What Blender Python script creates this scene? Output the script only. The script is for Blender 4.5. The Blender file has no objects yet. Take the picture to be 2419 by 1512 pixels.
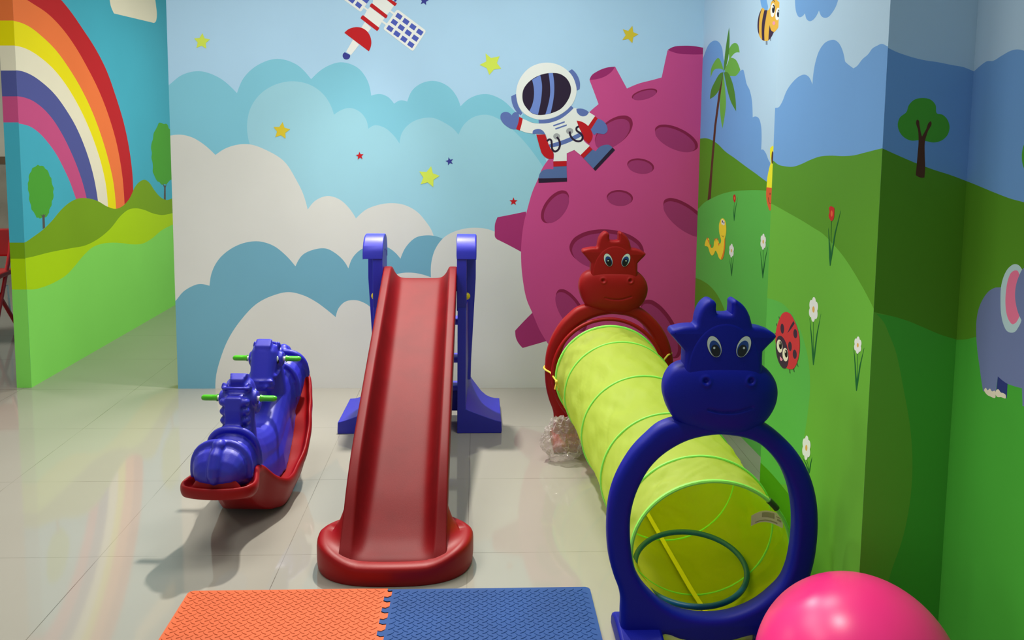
import bpy, bmesh, math, random
from mathutils import Vector, Matrix, noise
from mathutils.geometry import tessellate_polygon
random.seed(4)
SC = bpy.context.scene
COL = SC.collection
PI = math.pi

# ------------------------------------------------------------------ colours / materials
def s2l(c):
    c = c / 255.0
    return c / 12.92 if c <= 0.04045 else ((c + 0.055) / 1.055) ** 2.4

def rgb(r, g, b, k=1.0):
    return (min(s2l(r) * k, .95), min(s2l(g) * k, .95), min(s2l(b) * k, .95), 1.0)

MATS = {}
def mat(name, col, rough=.5, spec=.5, var=0.0, bump=0.0, scale=40.0, coat=0.0, metallic=0.0, vscale=None):
    """procedural principled material: faint tone variation and a fine bump"""
    if name in MATS:
        return MATS[name]
    m = bpy.data.materials.new(name); m.use_nodes = True
    nt = m.node_tree; bs = nt.nodes['Principled BSDF']
    bs.inputs['Base Color'].default_value = col
    bs.inputs['Roughness'].default_value = rough
    bs.inputs['Specular IOR Level'].default_value = spec
    bs.inputs['Metallic'].default_value = metallic
    bs.inputs['Coat Weight'].default_value = coat
    tc = nt.nodes.new('ShaderNodeTexCoord')
    if var > 0:
        n = nt.nodes.new('ShaderNodeTexNoise'); n.inputs['Scale'].default_value = vscale or scale * .2
        n.inputs['Detail'].default_value = 4
        nt.links.new(tc.outputs['Object'], n.inputs['Vector'])
        r = nt.nodes.new('ShaderNodeMapRange')
        r.inputs['From Min'].default_value = .3; r.inputs['From Max'].default_value = .7
        r.inputs['To Min'].default_value = 1 - var; r.inputs['To Max'].default_value = 1 + var
        nt.links.new(n.outputs['Fac'], r.inputs['Value'])
        v = nt.nodes.new('ShaderNodeVectorMath'); v.operation = 'SCALE'
        v.inputs[0].default_value = col[:3]
        nt.links.new(r.outputs['Result'], v.inputs['Scale'])
        nt.links.new(v.outputs['Vector'], bs.inputs['Base Color'])
    if bump > 0:
        n2 = nt.nodes.new('ShaderNodeTexNoise'); n2.inputs['Scale'].default_value = scale * 8
        n2.inputs['Detail'].default_value = 3
        nt.links.new(tc.outputs['Object'], n2.inputs['Vector'])
        b = nt.nodes.new('ShaderNodeBump'); b.inputs['Strength'].default_value = bump
        b.inputs['Distance'].default_value = .002
        nt.links.new(n2.outputs['Fac'], b.inputs['Height'])
        nt.links.new(b.outputs['Normal'], bs.inputs['Normal'])
    MATS[name] = m
    return m

PAINT = {   # wall paints
 'sky': (172, 206, 246), 'sky_right': (180, 208, 226), 'sky_teal': (70, 172, 192),
 'cloud_teal': (128, 193, 210), 'cloud_pale': (154, 202, 214), 'cloud_blue': (112, 166, 184),
 'white': (213, 211, 202), 'paint_white': (232, 232, 224), 'cream': (236, 228, 200),
 'pink': (200, 76, 134), 'pink_dark': (166, 52, 108), 'pink_lip': (156, 44, 104), 'crater': (163, 57, 110), 'pink_rim': (136, 36, 72),
 'cell_blue': (78, 92, 178), 'navy': (60, 62, 140), 'red': (190, 30, 36), 'star_lime': (206, 222, 84), 'star_gold': (212, 188, 52),
 'suit_blue': (96, 114, 172), 'boot_blue': (88, 110, 158), 'visor': (46, 34, 54), 'visor_stripe': (112, 136, 202), 'gray': (165, 165, 165),
 'orange': (252, 122, 62), 'yellow': (240, 225, 5), 'indigo': (82, 88, 152), 'magenta': (200, 80, 130),
 'tree_green': (78, 162, 50), 'trunk_gray': (88, 84, 76), 'hill_olive': (122, 162, 20), 'hill_lime': (174, 212, 8), 'hill_green': (134, 218, 92),
 'mount_blue': (112, 160, 212), 'hill_dkgreen': (88, 146, 36), 'hill_mid': (92, 180, 76), 'hill_grass': (106, 176, 58), 'deep_green': (74, 146, 16), 'hill_fern': (76, 174, 58),
 'palm_light': (108, 172, 68), 'palm_dark': (78, 134, 46), 'trunk': (88, 56, 40), 'wing': (112, 166, 220), 'bee': (226, 176, 66), 'dark': (62, 42, 62),
 'black': (24, 18, 26), 'cheek': (232, 150, 170), 'lemon': (245, 235, 50), 'orange_red': (222, 98, 54), 'tulip': (192, 44, 38), 'worm': (246, 216, 56),
 'worm_belly': (226, 134, 44), 'pollen': (226, 178, 90), 'stem': (26, 100, 50), 'ladybug': (206, 56, 62), 'navy_dark': (52, 62, 124),
 'elephant': (116, 130, 170), 'paint_ice': (186, 214, 214), 'ear_pink': (236, 122, 154),
}
def paint(name):
    c = PAINT[name]
    l = rgb(*c, 1.06); l = (l[0], min(l[1] / .968, .9), min(l[2] / .92, .9), 1)   # the photo's lamps are warm: take that cast off the paint
    return mat('paint_' + name, l, rough=.55, spec=.1, var=.025, bump=.06, scale=14, vscale=2.2)

RED = mat('red_plastic', rgb(138, 7, 13), rough=.45, spec=.24, var=.05, bump=.10, scale=60, vscale=5)
CHUTE = mat('worn_red_plastic', rgb(108, 7, 13), rough=.52, spec=.15, var=.10, bump=.12, scale=60, vscale=9)
BLUE = mat('blue_plastic', rgb(38, 40, 176), rough=.42, spec=.5, var=.04, bump=.16, scale=60, vscale=5)
BLUE2 = mat('deep_blue_plastic', rgb(0, 14, 142), rough=.5, spec=.25, var=.04, bump=.16, scale=60, vscale=5)
DRED = mat('dark_red_plastic', rgb(150, 6, 6), rough=.5, spec=.28, var=.04, bump=.16, scale=60, vscale=5)
GREEN = mat('green_grip', rgb(70, 176, 24), rough=.28, spec=.5, var=.02, bump=.04)
WHITEP = mat('white_plastic', rgb(225, 225, 218), rough=.4)
YELP = mat('yellow_plastic', rgb(226, 196, 20), rough=.35)
TEAL = mat('teal_plastic', rgb(0, 96, 150), rough=.4, bump=.05)
PINKB = mat('pink_rubber', rgb(255, 52, 136), rough=.32, spec=.42, var=.02, bump=.02, scale=50)
CORD = mat('yellow_cord', rgb(226, 200, 70), rough=.7)
BLACK = mat('black_print', rgb(8, 8, 10), rough=.3)
EYEW = mat('eye_white_print', rgb(206, 220, 214), rough=.3)
EYEB = mat('eye_blue_print', rgb(18, 62, 140), rough=.3)
SLEEVE = mat('dark_green_sleeve', rgb(40, 78, 20), rough=.5)
RING = mat('green_binding', rgb(150, 250, 96), rough=.6, var=.04, bump=.1)
RIBBON = mat('yellow_ribbon', rgb(236, 222, 6), rough=.55, var=.03)
TAG = mat('white_label_cloth', rgb(206, 204, 180), rough=.7, var=.05)
TAGG = mat('gray_print', rgb(150, 148, 120), rough=.7)
FOAM_O = mat('orange_foam', rgb(198, 94, 54), rough=.72, spec=.3, var=.06, bump=.25, scale=70, vscale=6)
FOAM_B = mat('blue_foam', rgb(27, 68, 130), rough=.70, spec=.3, var=.10, bump=.25, scale=70, vscale=6)
CHAIRR = mat('red_chair_plastic', rgb(200, 24, 26), rough=.4, bump=.05)
WOOD = mat('brown_wood_trim', rgb(104, 78, 50), rough=.5, var=.15)
STONE = mat('beige_stone', rgb(150, 142, 126), rough=.6, var=.2, vscale=4)
PLASTER = mat('cream_plaster', rgb(214, 208, 190), rough=.7, var=.03)
CEIL = mat('white_ceiling', rgb(228, 226, 220), rough=.8, var=.02)

def fabric_mat():
    m = bpy.data.materials.new('lime_tunnel_fabric'); m.use_nodes = True
    nt = m.node_tree; N = nt.nodes; Lk = nt.links
    bs = N['Principled BSDF']; out = N['Material Output']
    geo = N.new('ShaderNodeNewGeometry'); tc = N.new('ShaderNodeTexCoord')
    mx = N.new('ShaderNodeMix'); mx.data_type = 'RGBA'
    mx.inputs['A'].default_value = rgb(216, 238, 114); mx.inputs['B'].default_value = rgb(228, 230, 14)
    Lk.new(geo.outputs['Backfacing'], mx.inputs['Factor'])
    n = N.new('ShaderNodeTexNoise'); n.inputs['Scale'].default_value = 5; n.inputs['Detail'].default_value = 3
    Lk.new(tc.outputs['Object'], n.inputs['Vector'])
    n2 = N.new('ShaderNodeTexNoise'); n2.inputs['Scale'].default_value = 14; n2.inputs['Detail'].default_value = 2; n2.inputs['Distortion'].default_value = .6
    mp = N.new('ShaderNodeMapping'); mp.inputs['Rotation'].default_value = (.3, .2, .7); mp.inputs['Scale'].default_value = (1, .3, 1)
    Lk.new(tc.outputs['Object'], mp.inputs['Vector']); Lk.new(mp.outputs['Vector'], n2.inputs['Vector'])
    ad = N.new('ShaderNodeMath'); ad.operation = 'ADD'; Lk.new(n.outputs['Fac'], ad.inputs[0]); Lk.new(n2.outputs['Fac'], ad.inputs[1])
    b = N.new('ShaderNodeBump'); b.inputs['Strength'].default_value = .35; b.inputs['Distance'].default_value = .006
    Lk.new(ad.outputs[0], b.inputs['Height'])
    Lk.new(b.outputs['Normal'], bs.inputs['Normal'])
    Lk.new(mx.outputs['Result'], bs.inputs['Base Color'])
    bs.inputs['Roughness'].default_value = .5; bs.inputs['Specular IOR Level'].default_value = .18
    tr = N.new('ShaderNodeBsdfTranslucent'); tr.inputs['Color'].default_value = rgb(238, 250, 84); Lk.new(b.outputs['Normal'], tr.inputs['Normal'])
    ms = N.new('ShaderNodeMixShader'); ms.inputs[0].default_value = .6
    Lk.new(bs.outputs[0], ms.inputs[1]); Lk.new(tr.outputs[0], ms.inputs[2]); Lk.new(ms.outputs[0], out.inputs['Surface'])
    return m
FABRIC = fabric_mat()

def bag_mat():
    m = bpy.data.materials.new('clear_crumpled_plastic'); m.use_nodes = True
    nt = m.node_tree; N = nt.nodes; Lk = nt.links
    bs = N['Principled BSDF']; out = N['Material Output']
    bs.inputs['Base Color'].default_value = rgb(226, 218, 216); bs.inputs['Roughness'].default_value = .16
    bs.inputs['Specular IOR Level'].default_value = .7
    t = N.new('ShaderNodeBsdfTransparent'); t.inputs['Color'].default_value = (.93, .91, .91, 1)
    fr = N.new('ShaderNodeLayerWeight'); fr.inputs['Blend'].default_value = .35
    mr = N.new('ShaderNodeMapRange'); mr.inputs['To Min'].default_value = .22; mr.inputs['To Max'].default_value = .60
    Lk.new(fr.outputs['Facing'], mr.inputs['Value'])
    ms = N.new('ShaderNodeMixShader'); Lk.new(mr.outputs['Result'], ms.inputs[0])
    Lk.new(t.outputs[0], ms.inputs[1]); Lk.new(bs.outputs[0], ms.inputs[2]); Lk.new(ms.outputs[0], out.inputs['Surface'])
    return m
BAG = bag_mat()

TILE = .6; TX0 = -1.8245; TY0 = 3.8765
def floor_mat():
    m = bpy.data.materials.new('glossy_cream_floor_tile'); m.use_nodes = True
    nt = m.node_tree; N = nt.nodes; Lk = nt.links; bs = N['Principled BSDF']
    tc = N.new('ShaderNodeTexCoord'); sep = N.new('ShaderNodeSeparateXYZ'); Lk.new(tc.outputs['Object'], sep.inputs[0])
    def line(out, off, w):
        a = N.new('ShaderNodeMath'); a.operation = 'SUBTRACT'; Lk.new(out, a.inputs[0]); a.inputs[1].default_value = off - TILE / 2
        md = N.new('ShaderNodeMath'); md.operation = 'FLOORED_MODULO'; Lk.new(a.outputs[0], md.inputs[0]); md.inputs[1].default_value = TILE
        s = N.new('ShaderNodeMath'); s.operation = 'SUBTRACT'; Lk.new(md.outputs[0], s.inputs[0]); s.inputs[1].default_value = TILE / 2
        ab = N.new('ShaderNodeMath'); ab.operation = 'ABSOLUTE'; Lk.new(s.outputs[0], ab.inputs[0])
        lt = N.new('ShaderNodeMath'); lt.operation = 'LESS_THAN'; Lk.new(ab.outputs[0], lt.inputs[0]); lt.inputs[1].default_value = w
        return lt.outputs[0]
    lx = line(sep.outputs['X'], TX0, .0011); ly = line(sep.outputs['Y'], TY0, .0011)
    mx = N.new('ShaderNodeMath'); mx.operation = 'MAXIMUM'; Lk.new(lx, mx.inputs[0]); Lk.new(ly, mx.inputs[1])
    n = N.new('ShaderNodeTexNoise'); n.inputs['Scale'].default_value = 3.5; n.inputs['Detail'].default_value = 5; Lk.new(tc.outputs['Object'], n.inputs['Vector'])
    r = N.new('ShaderNodeMapRange'); r.inputs['From Min'].default_value = .35; r.inputs['From Max'].default_value = .65
    r.inputs['To Min'].default_value = .15; r.inputs['To Max'].default_value = .95; Lk.new(n.outputs['Fac'], r.inputs['Value'])
    mu = N.new('ShaderNodeMath'); mu.operation = 'MULTIPLY'; Lk.new(mx.outputs[0], mu.inputs[0]); Lk.new(r.outputs['Result'], mu.inputs[1])
    # faint cloudy tone and a few scuffs
    n2 = N.new('ShaderNodeTexNoise'); n2.inputs['Scale'].default_value = 1.3; n2.inputs['Detail'].default_value = 3; Lk.new(tc.outputs['Object'], n2.inputs['Vector'])
    c1 = N.new('ShaderNodeMix'); c1.data_type = 'RGBA'; c1.inputs['A'].default_value = rgb(149, 146, 136); c1.inputs['B'].default_value = rgb(158, 156, 147)
    Lk.new(n2.outputs['Fac'], c1.inputs['Factor'])
    vo = N.new('ShaderNodeTexVoronoi'); vo.inputs['Scale'].default_value = 2.6; Lk.new(tc.outputs['Object'], vo.inputs['Vector'])
    mp = N.new('ShaderNodeMapping'); mp.inputs['Scale'].default_value = (1, .55, 1); mp.inputs['Rotation'].default_value = (0, 0, .5)
    Lk.new(tc.outputs['Object'], mp.inputs['Vector']); Lk.new(mp.outputs['Vector'], vo.inputs['Vector'])
    sc = N.new('ShaderNodeMapRange'); sc.inputs['From Min'].default_value = .015; sc.inputs['From Max'].default_value = .04
    sc.inputs['To Min'].default_value = .3; sc.inputs['To Max'].default_value = 0; Lk.new(vo.outputs['Distance'], sc.inputs['Value'])
    m2 = N.new('ShaderNodeMath'); m2.operation = 'MAXIMUM'; Lk.new(mu.outputs[0], m2.inputs[0]); Lk.new(sc.outputs['Result'], m2.inputs[1])
    c2 = N.new('ShaderNodeMix'); c2.data_type = 'RGBA'; c2.inputs['B'].default_value = rgb(96, 88, 76)
    Lk.new(c1.outputs['Result'], c2.inputs['A']); Lk.new(m2.outputs[0], c2.inputs['Factor'])
    Lk.new(c2.outputs['Result'], bs.inputs['Base Color'])
    bs.inputs['Roughness'].default_value = .06; bs.inputs['Specular IOR Level'].default_value = .8
    return m
FLOOR = floor_mat()

# ------------------------------------------------------------------ object helpers
def link(o, parent=None):
    COL.objects.link(o)
    if parent is not None:
        o.parent = parent
    return o

def mesh_obj(name, verts, faces, mats, parent=None, smooth=True, angle=40, loc=(0, 0, 0), midx=None):
    me = bpy.data.meshes.new(name)
    me.from_pydata([tuple(v) for v in verts], [], faces)
    if not isinstance(mats, (list, tuple)):
        mats = [mats]
    for m in mats:
        me.materials.append(m)
    if midx:
        me.polygons.foreach_set('material_index', midx)
    bm = bmesh.new(); bm.from_mesh(me); bmesh.ops.remove_doubles(bm, verts=bm.verts, dist=1e-6)
    bmesh.ops.recalc_face_normals(bm, faces=bm.faces); bm.to_mesh(me); bm.free()
    if smooth:
        me.shade_smooth(); me.set_sharp_from_angle(angle=math.radians(angle))
    o = bpy.data.objects.new(name, me); o.location = loc
    return link(o, parent)

def thing(name, label, cat, loc=(0, 0, 0), rot=(0, 0, 0), group=None):
    o = bpy.data.objects.new(name, None); o.empty_display_size = .1
    o.location = loc; o.rotation_euler = rot
    return tag(link(o), label, cat, group)

def tag(o, label, cat, group=None, kind=None):
    if label: o['label'] = label
    if cat: o['category'] = cat
    if group: o['group'] = group
    if kind: o['kind'] = kind
    return o

class MB:
    """collects shapes of one mesh"""
    def __init__(self): self.v = []; self.f = []; self.mi = []
    def add(self, v, f, mi=0):
        b = len(self.v); self.v += [tuple(p) for p in v]; self.f += [tuple(b + i for i in q) for q in f]; self.mi += [mi] * len(f); return self
    def loft(self, rings, cap=True, closed=True, mi=0, loop=False):
        n = len(rings[0]); v = [p for r in rings for p in r]; f = []
        m = len(rings)
        for i in range(m if loop else m - 1):
            for j in range(n if closed else n - 1):
                a = i * n + j; b = i * n + (j + 1) % n; i2 = (i + 1) % m
                f.append((a, b, i2 * n + (j + 1) % n, i2 * n + j))
        if cap and not loop:
            f.append(tuple(range(n))[::-1]); f.append(tuple((m - 1) * n + j for j in range(n)))
        return self.add(v, f, mi)
    def tube(self, pts, r, seg=10, closed=False, cap=True, mi=0, up=None):
        pts = [Vector(p) for p in pts]; n = len(pts); rings = []
        prev = None
        for i, p in enumerate(pts):
            if closed: t = (pts[(i + 1) % n] - pts[i - 1])
            else: t = pts[min(i + 1, n - 1)] - pts[max(i - 1, 0)]
            t.normalize()
            if prev is None:
                a = Vector(up) if up else (Vector((0, 0, 1)) if abs(t.z) < .9 else Vector((1, 0, 0)))
                u = (a - t * a.dot(t)).normalized()
            else:
                u = (prev - t * prev.dot(t)).normalized()
            prev = u; w = t.cross(u)
            rr = r[i] if isinstance(r, (list, tuple)) else r
            rings.append([p + (u * math.cos(2 * PI * k / seg) + w * math.sin(2 * PI * k / seg)) * rr for k in range(seg)])
        return self.loft(rings, cap=cap and not closed, loop=closed, mi=mi)
    def ellipsoid(self, c, r, nu=20, nv=12, rot=None, mi=0):
        c = Vector(c); rings = []
        for i in range(1, nv):
            th = PI * i / nv
            ring = []
            for j in range(nu):
                ph = 2 * PI * j / nu
                p = Vector((r[0] * math.sin(th) * math.cos(ph), r[1] * math.sin(th) * math.sin(ph), r[2] * math.cos(th)))
                if rot is not None: p = rot @ p
                ring.append(c + p)
            rings.append(ring)
        return self.loft(rings, mi=mi)
    def box(self, c, s, rot=None, mi=0):
        c = Vector(c); v = []
        for x in (-1, 1):
            for y in (-1, 1):
                for z in (-1, 1):
                    p = Vector((x * s[0] / 2, y * s[1] / 2, z * s[2] / 2))
                    if rot is not None: p = rot @ p
                    v.append(c + p)
        return self.add(v, [(0, 1, 3, 2), (4, 6, 7, 5), (0, 4, 5, 1), (2, 3, 7, 6), (0, 2, 6, 4), (1, 5, 7, 3)], mi)
    def build(self, name, mats, parent=None, smooth=True, angle=40, loc=(0, 0, 0)):
        return mesh_obj(name, self.v, self.f, mats, parent, smooth, angle, loc, self.mi)

def bevel(o, w, seg=3, angle=35):
    m = o.modifiers.new('round', 'BEVEL'); m.width = w; m.segments = seg; m.limit_method = 'ANGLE'; m.angle_limit = math.radians(angle)
    m.harden_normals = False
    return o

def catmull(pts, closed=True, sub=6):
    """smooth a point list; points with a third value are corners"""
    n = len(pts); out = []
    P = [Vector((p[0], p[1])) for p in pts]; cor = [len(p) > 2 for p in pts]
    for i in range(n if closed else n - 1):
        a, b = P[i], P[(i + 1) % n]
        ca, cb = cor[i], cor[(i + 1) % n]
        pa = P[i - 1] if (closed or i > 0) and not ca else None
        pb = P[(i + 2) % n] if (closed or i + 2 < n) and not cb else None
        if ca and cb:
            out.append(a.copy()); continue
        d = (b - a).length
        def tang(p, q, r):
            l1 = (q - p).length or 1e-9; l2 = (r - q).length or 1e-9
            return ((q - p) / l1 * l2 + (r - q) / l2 * l1) / (l1 + l2)
        m1 = tang(pa, a, b) * d if pa is not None else (b - a)
        m2 = tang(a, b, pb) * d if pb is not None else (b - a)
        if pa is None and pb is not None: m1 = (b - a) * 1.5 - m2 * .5
        if pb is None and pa is not None: m2 = (b - a) * 1.5 - m1 * .5
        for k in range(sub):
            t = k / sub; t2 = t * t; t3 = t2 * t
            out.append(a * (2 * t3 - 3 * t2 + 1) + m1 * (t3 - 2 * t2 + t) + b * (-2 * t3 + 3 * t2) + m2 * (t3 - t2))
    if not closed: out.append(P[-1].copy())
    return out

def clip_rect(poly, u0, u1, v0, v1):
    def cl(pts, f):
        o = []
        for i in range(len(pts)):
            a, b = pts[i - 1], pts[i]; da, db = f(a), f(b)
            if (da >= 0) != (db >= 0):
                t = da / (da - db); o.append(a + (b - a) * t)
            if db >= 0: o.append(b)
        return o
    for f in (lambda p: p.x - u0, lambda p: u1 - p.x, lambda p: p.y - v0, lambda p: v1 - p.y):
        poly = cl(poly, f)
        if not poly: break
    return poly

def extrude2d(loops, depth, bev=0.0, seg=3):
    """2-D loops (outer + holes, in X/Z) -> vertices/faces of a slab with rounded edges, centred on Y"""
    cu = bpy.data.curves.new('tmp', 'CURVE'); cu.dimensions = '2D'; cu.fill_mode = 'BOTH'
    cu.extrude = max(depth / 2 - bev, 0.0005); cu.bevel_depth = bev; cu.bevel_resolution = seg; cu.offset = -bev
    for lp in loops:
        sp = cu.splines.new('POLY'); sp.points.add(len(lp) - 1); sp.use_cyclic_u = True
        for p, q in zip(sp.points, lp): p.co = (q[0], q[1], 0, 1)
    ob = bpy.data.objects.new('tmp', cu); COL.objects.link(ob)
    dg = bpy.context.evaluated_depsgraph_get(); me = bpy.data.meshes.new_from_object(ob.evaluated_get(dg))
    v = [(p.co.x, -p.co.z, p.co.y) for p in me.vertices]; f = [tuple(p.vertices) for p in me.polygons]
    bpy.data.objects.remove(ob); bpy.data.curves.remove(cu); bpy.data.meshes.remove(me)
    return v, f

def slab(ol, depth, b):
    """rounded slab from one outline (X/Z), centred on Y"""
    cl = []
    for p in ol:
        p = Vector((p[0], p[1]))
        if not cl or (p - cl[-1]).length > 2e-4: cl.append(p)
    n = len(cl); area_ = sum(cl[i - 1].x * cl[i].y - cl[i].x * cl[i - 1].y for i in range(n))
    if area_ < 0: cl.reverse()
    nor = []
    for i in range(n):
        d = (cl[(i + 1) % n] - cl[i]).normalized() + (cl[i] - cl[i - 1]).normalized()
        d = d.normalized() if d.length > 1e-6 else (cl[i] - cl[i - 1]).normalized()
        nor.append(Vector((-d.y, d.x)))
    v = []; f = []; L = []
    h = depth / 2
    for k in range(5):
        a = PI / 2 * k / 4; L.append((b * (1 - math.sin(a)), -h + b * (1 - math.cos(a))))
    L += [(i, -y) for i, y in L[::-1]]
    for ins, y in L:
        v += [(p.x + q.x * ins, y, p.y + q.y * ins) for p, q in zip(cl, nor)]
    m = len(L)
    for r in range(m - 1):
        for i in range(n): f.append((r * n + i, r * n + (i + 1) % n, (r + 1) * n + (i + 1) % n, (r + 1) * n + i))
    tri = tessellate_polygon([[Vector((p.x + q.x * b, p.y + q.y * b, 0)) for p, q in zip(cl, nor)]])
    f += [tuple(t) for t in tri] + [tuple((m - 1) * n + i for i in t) for t in tri]
    return v, f

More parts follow.
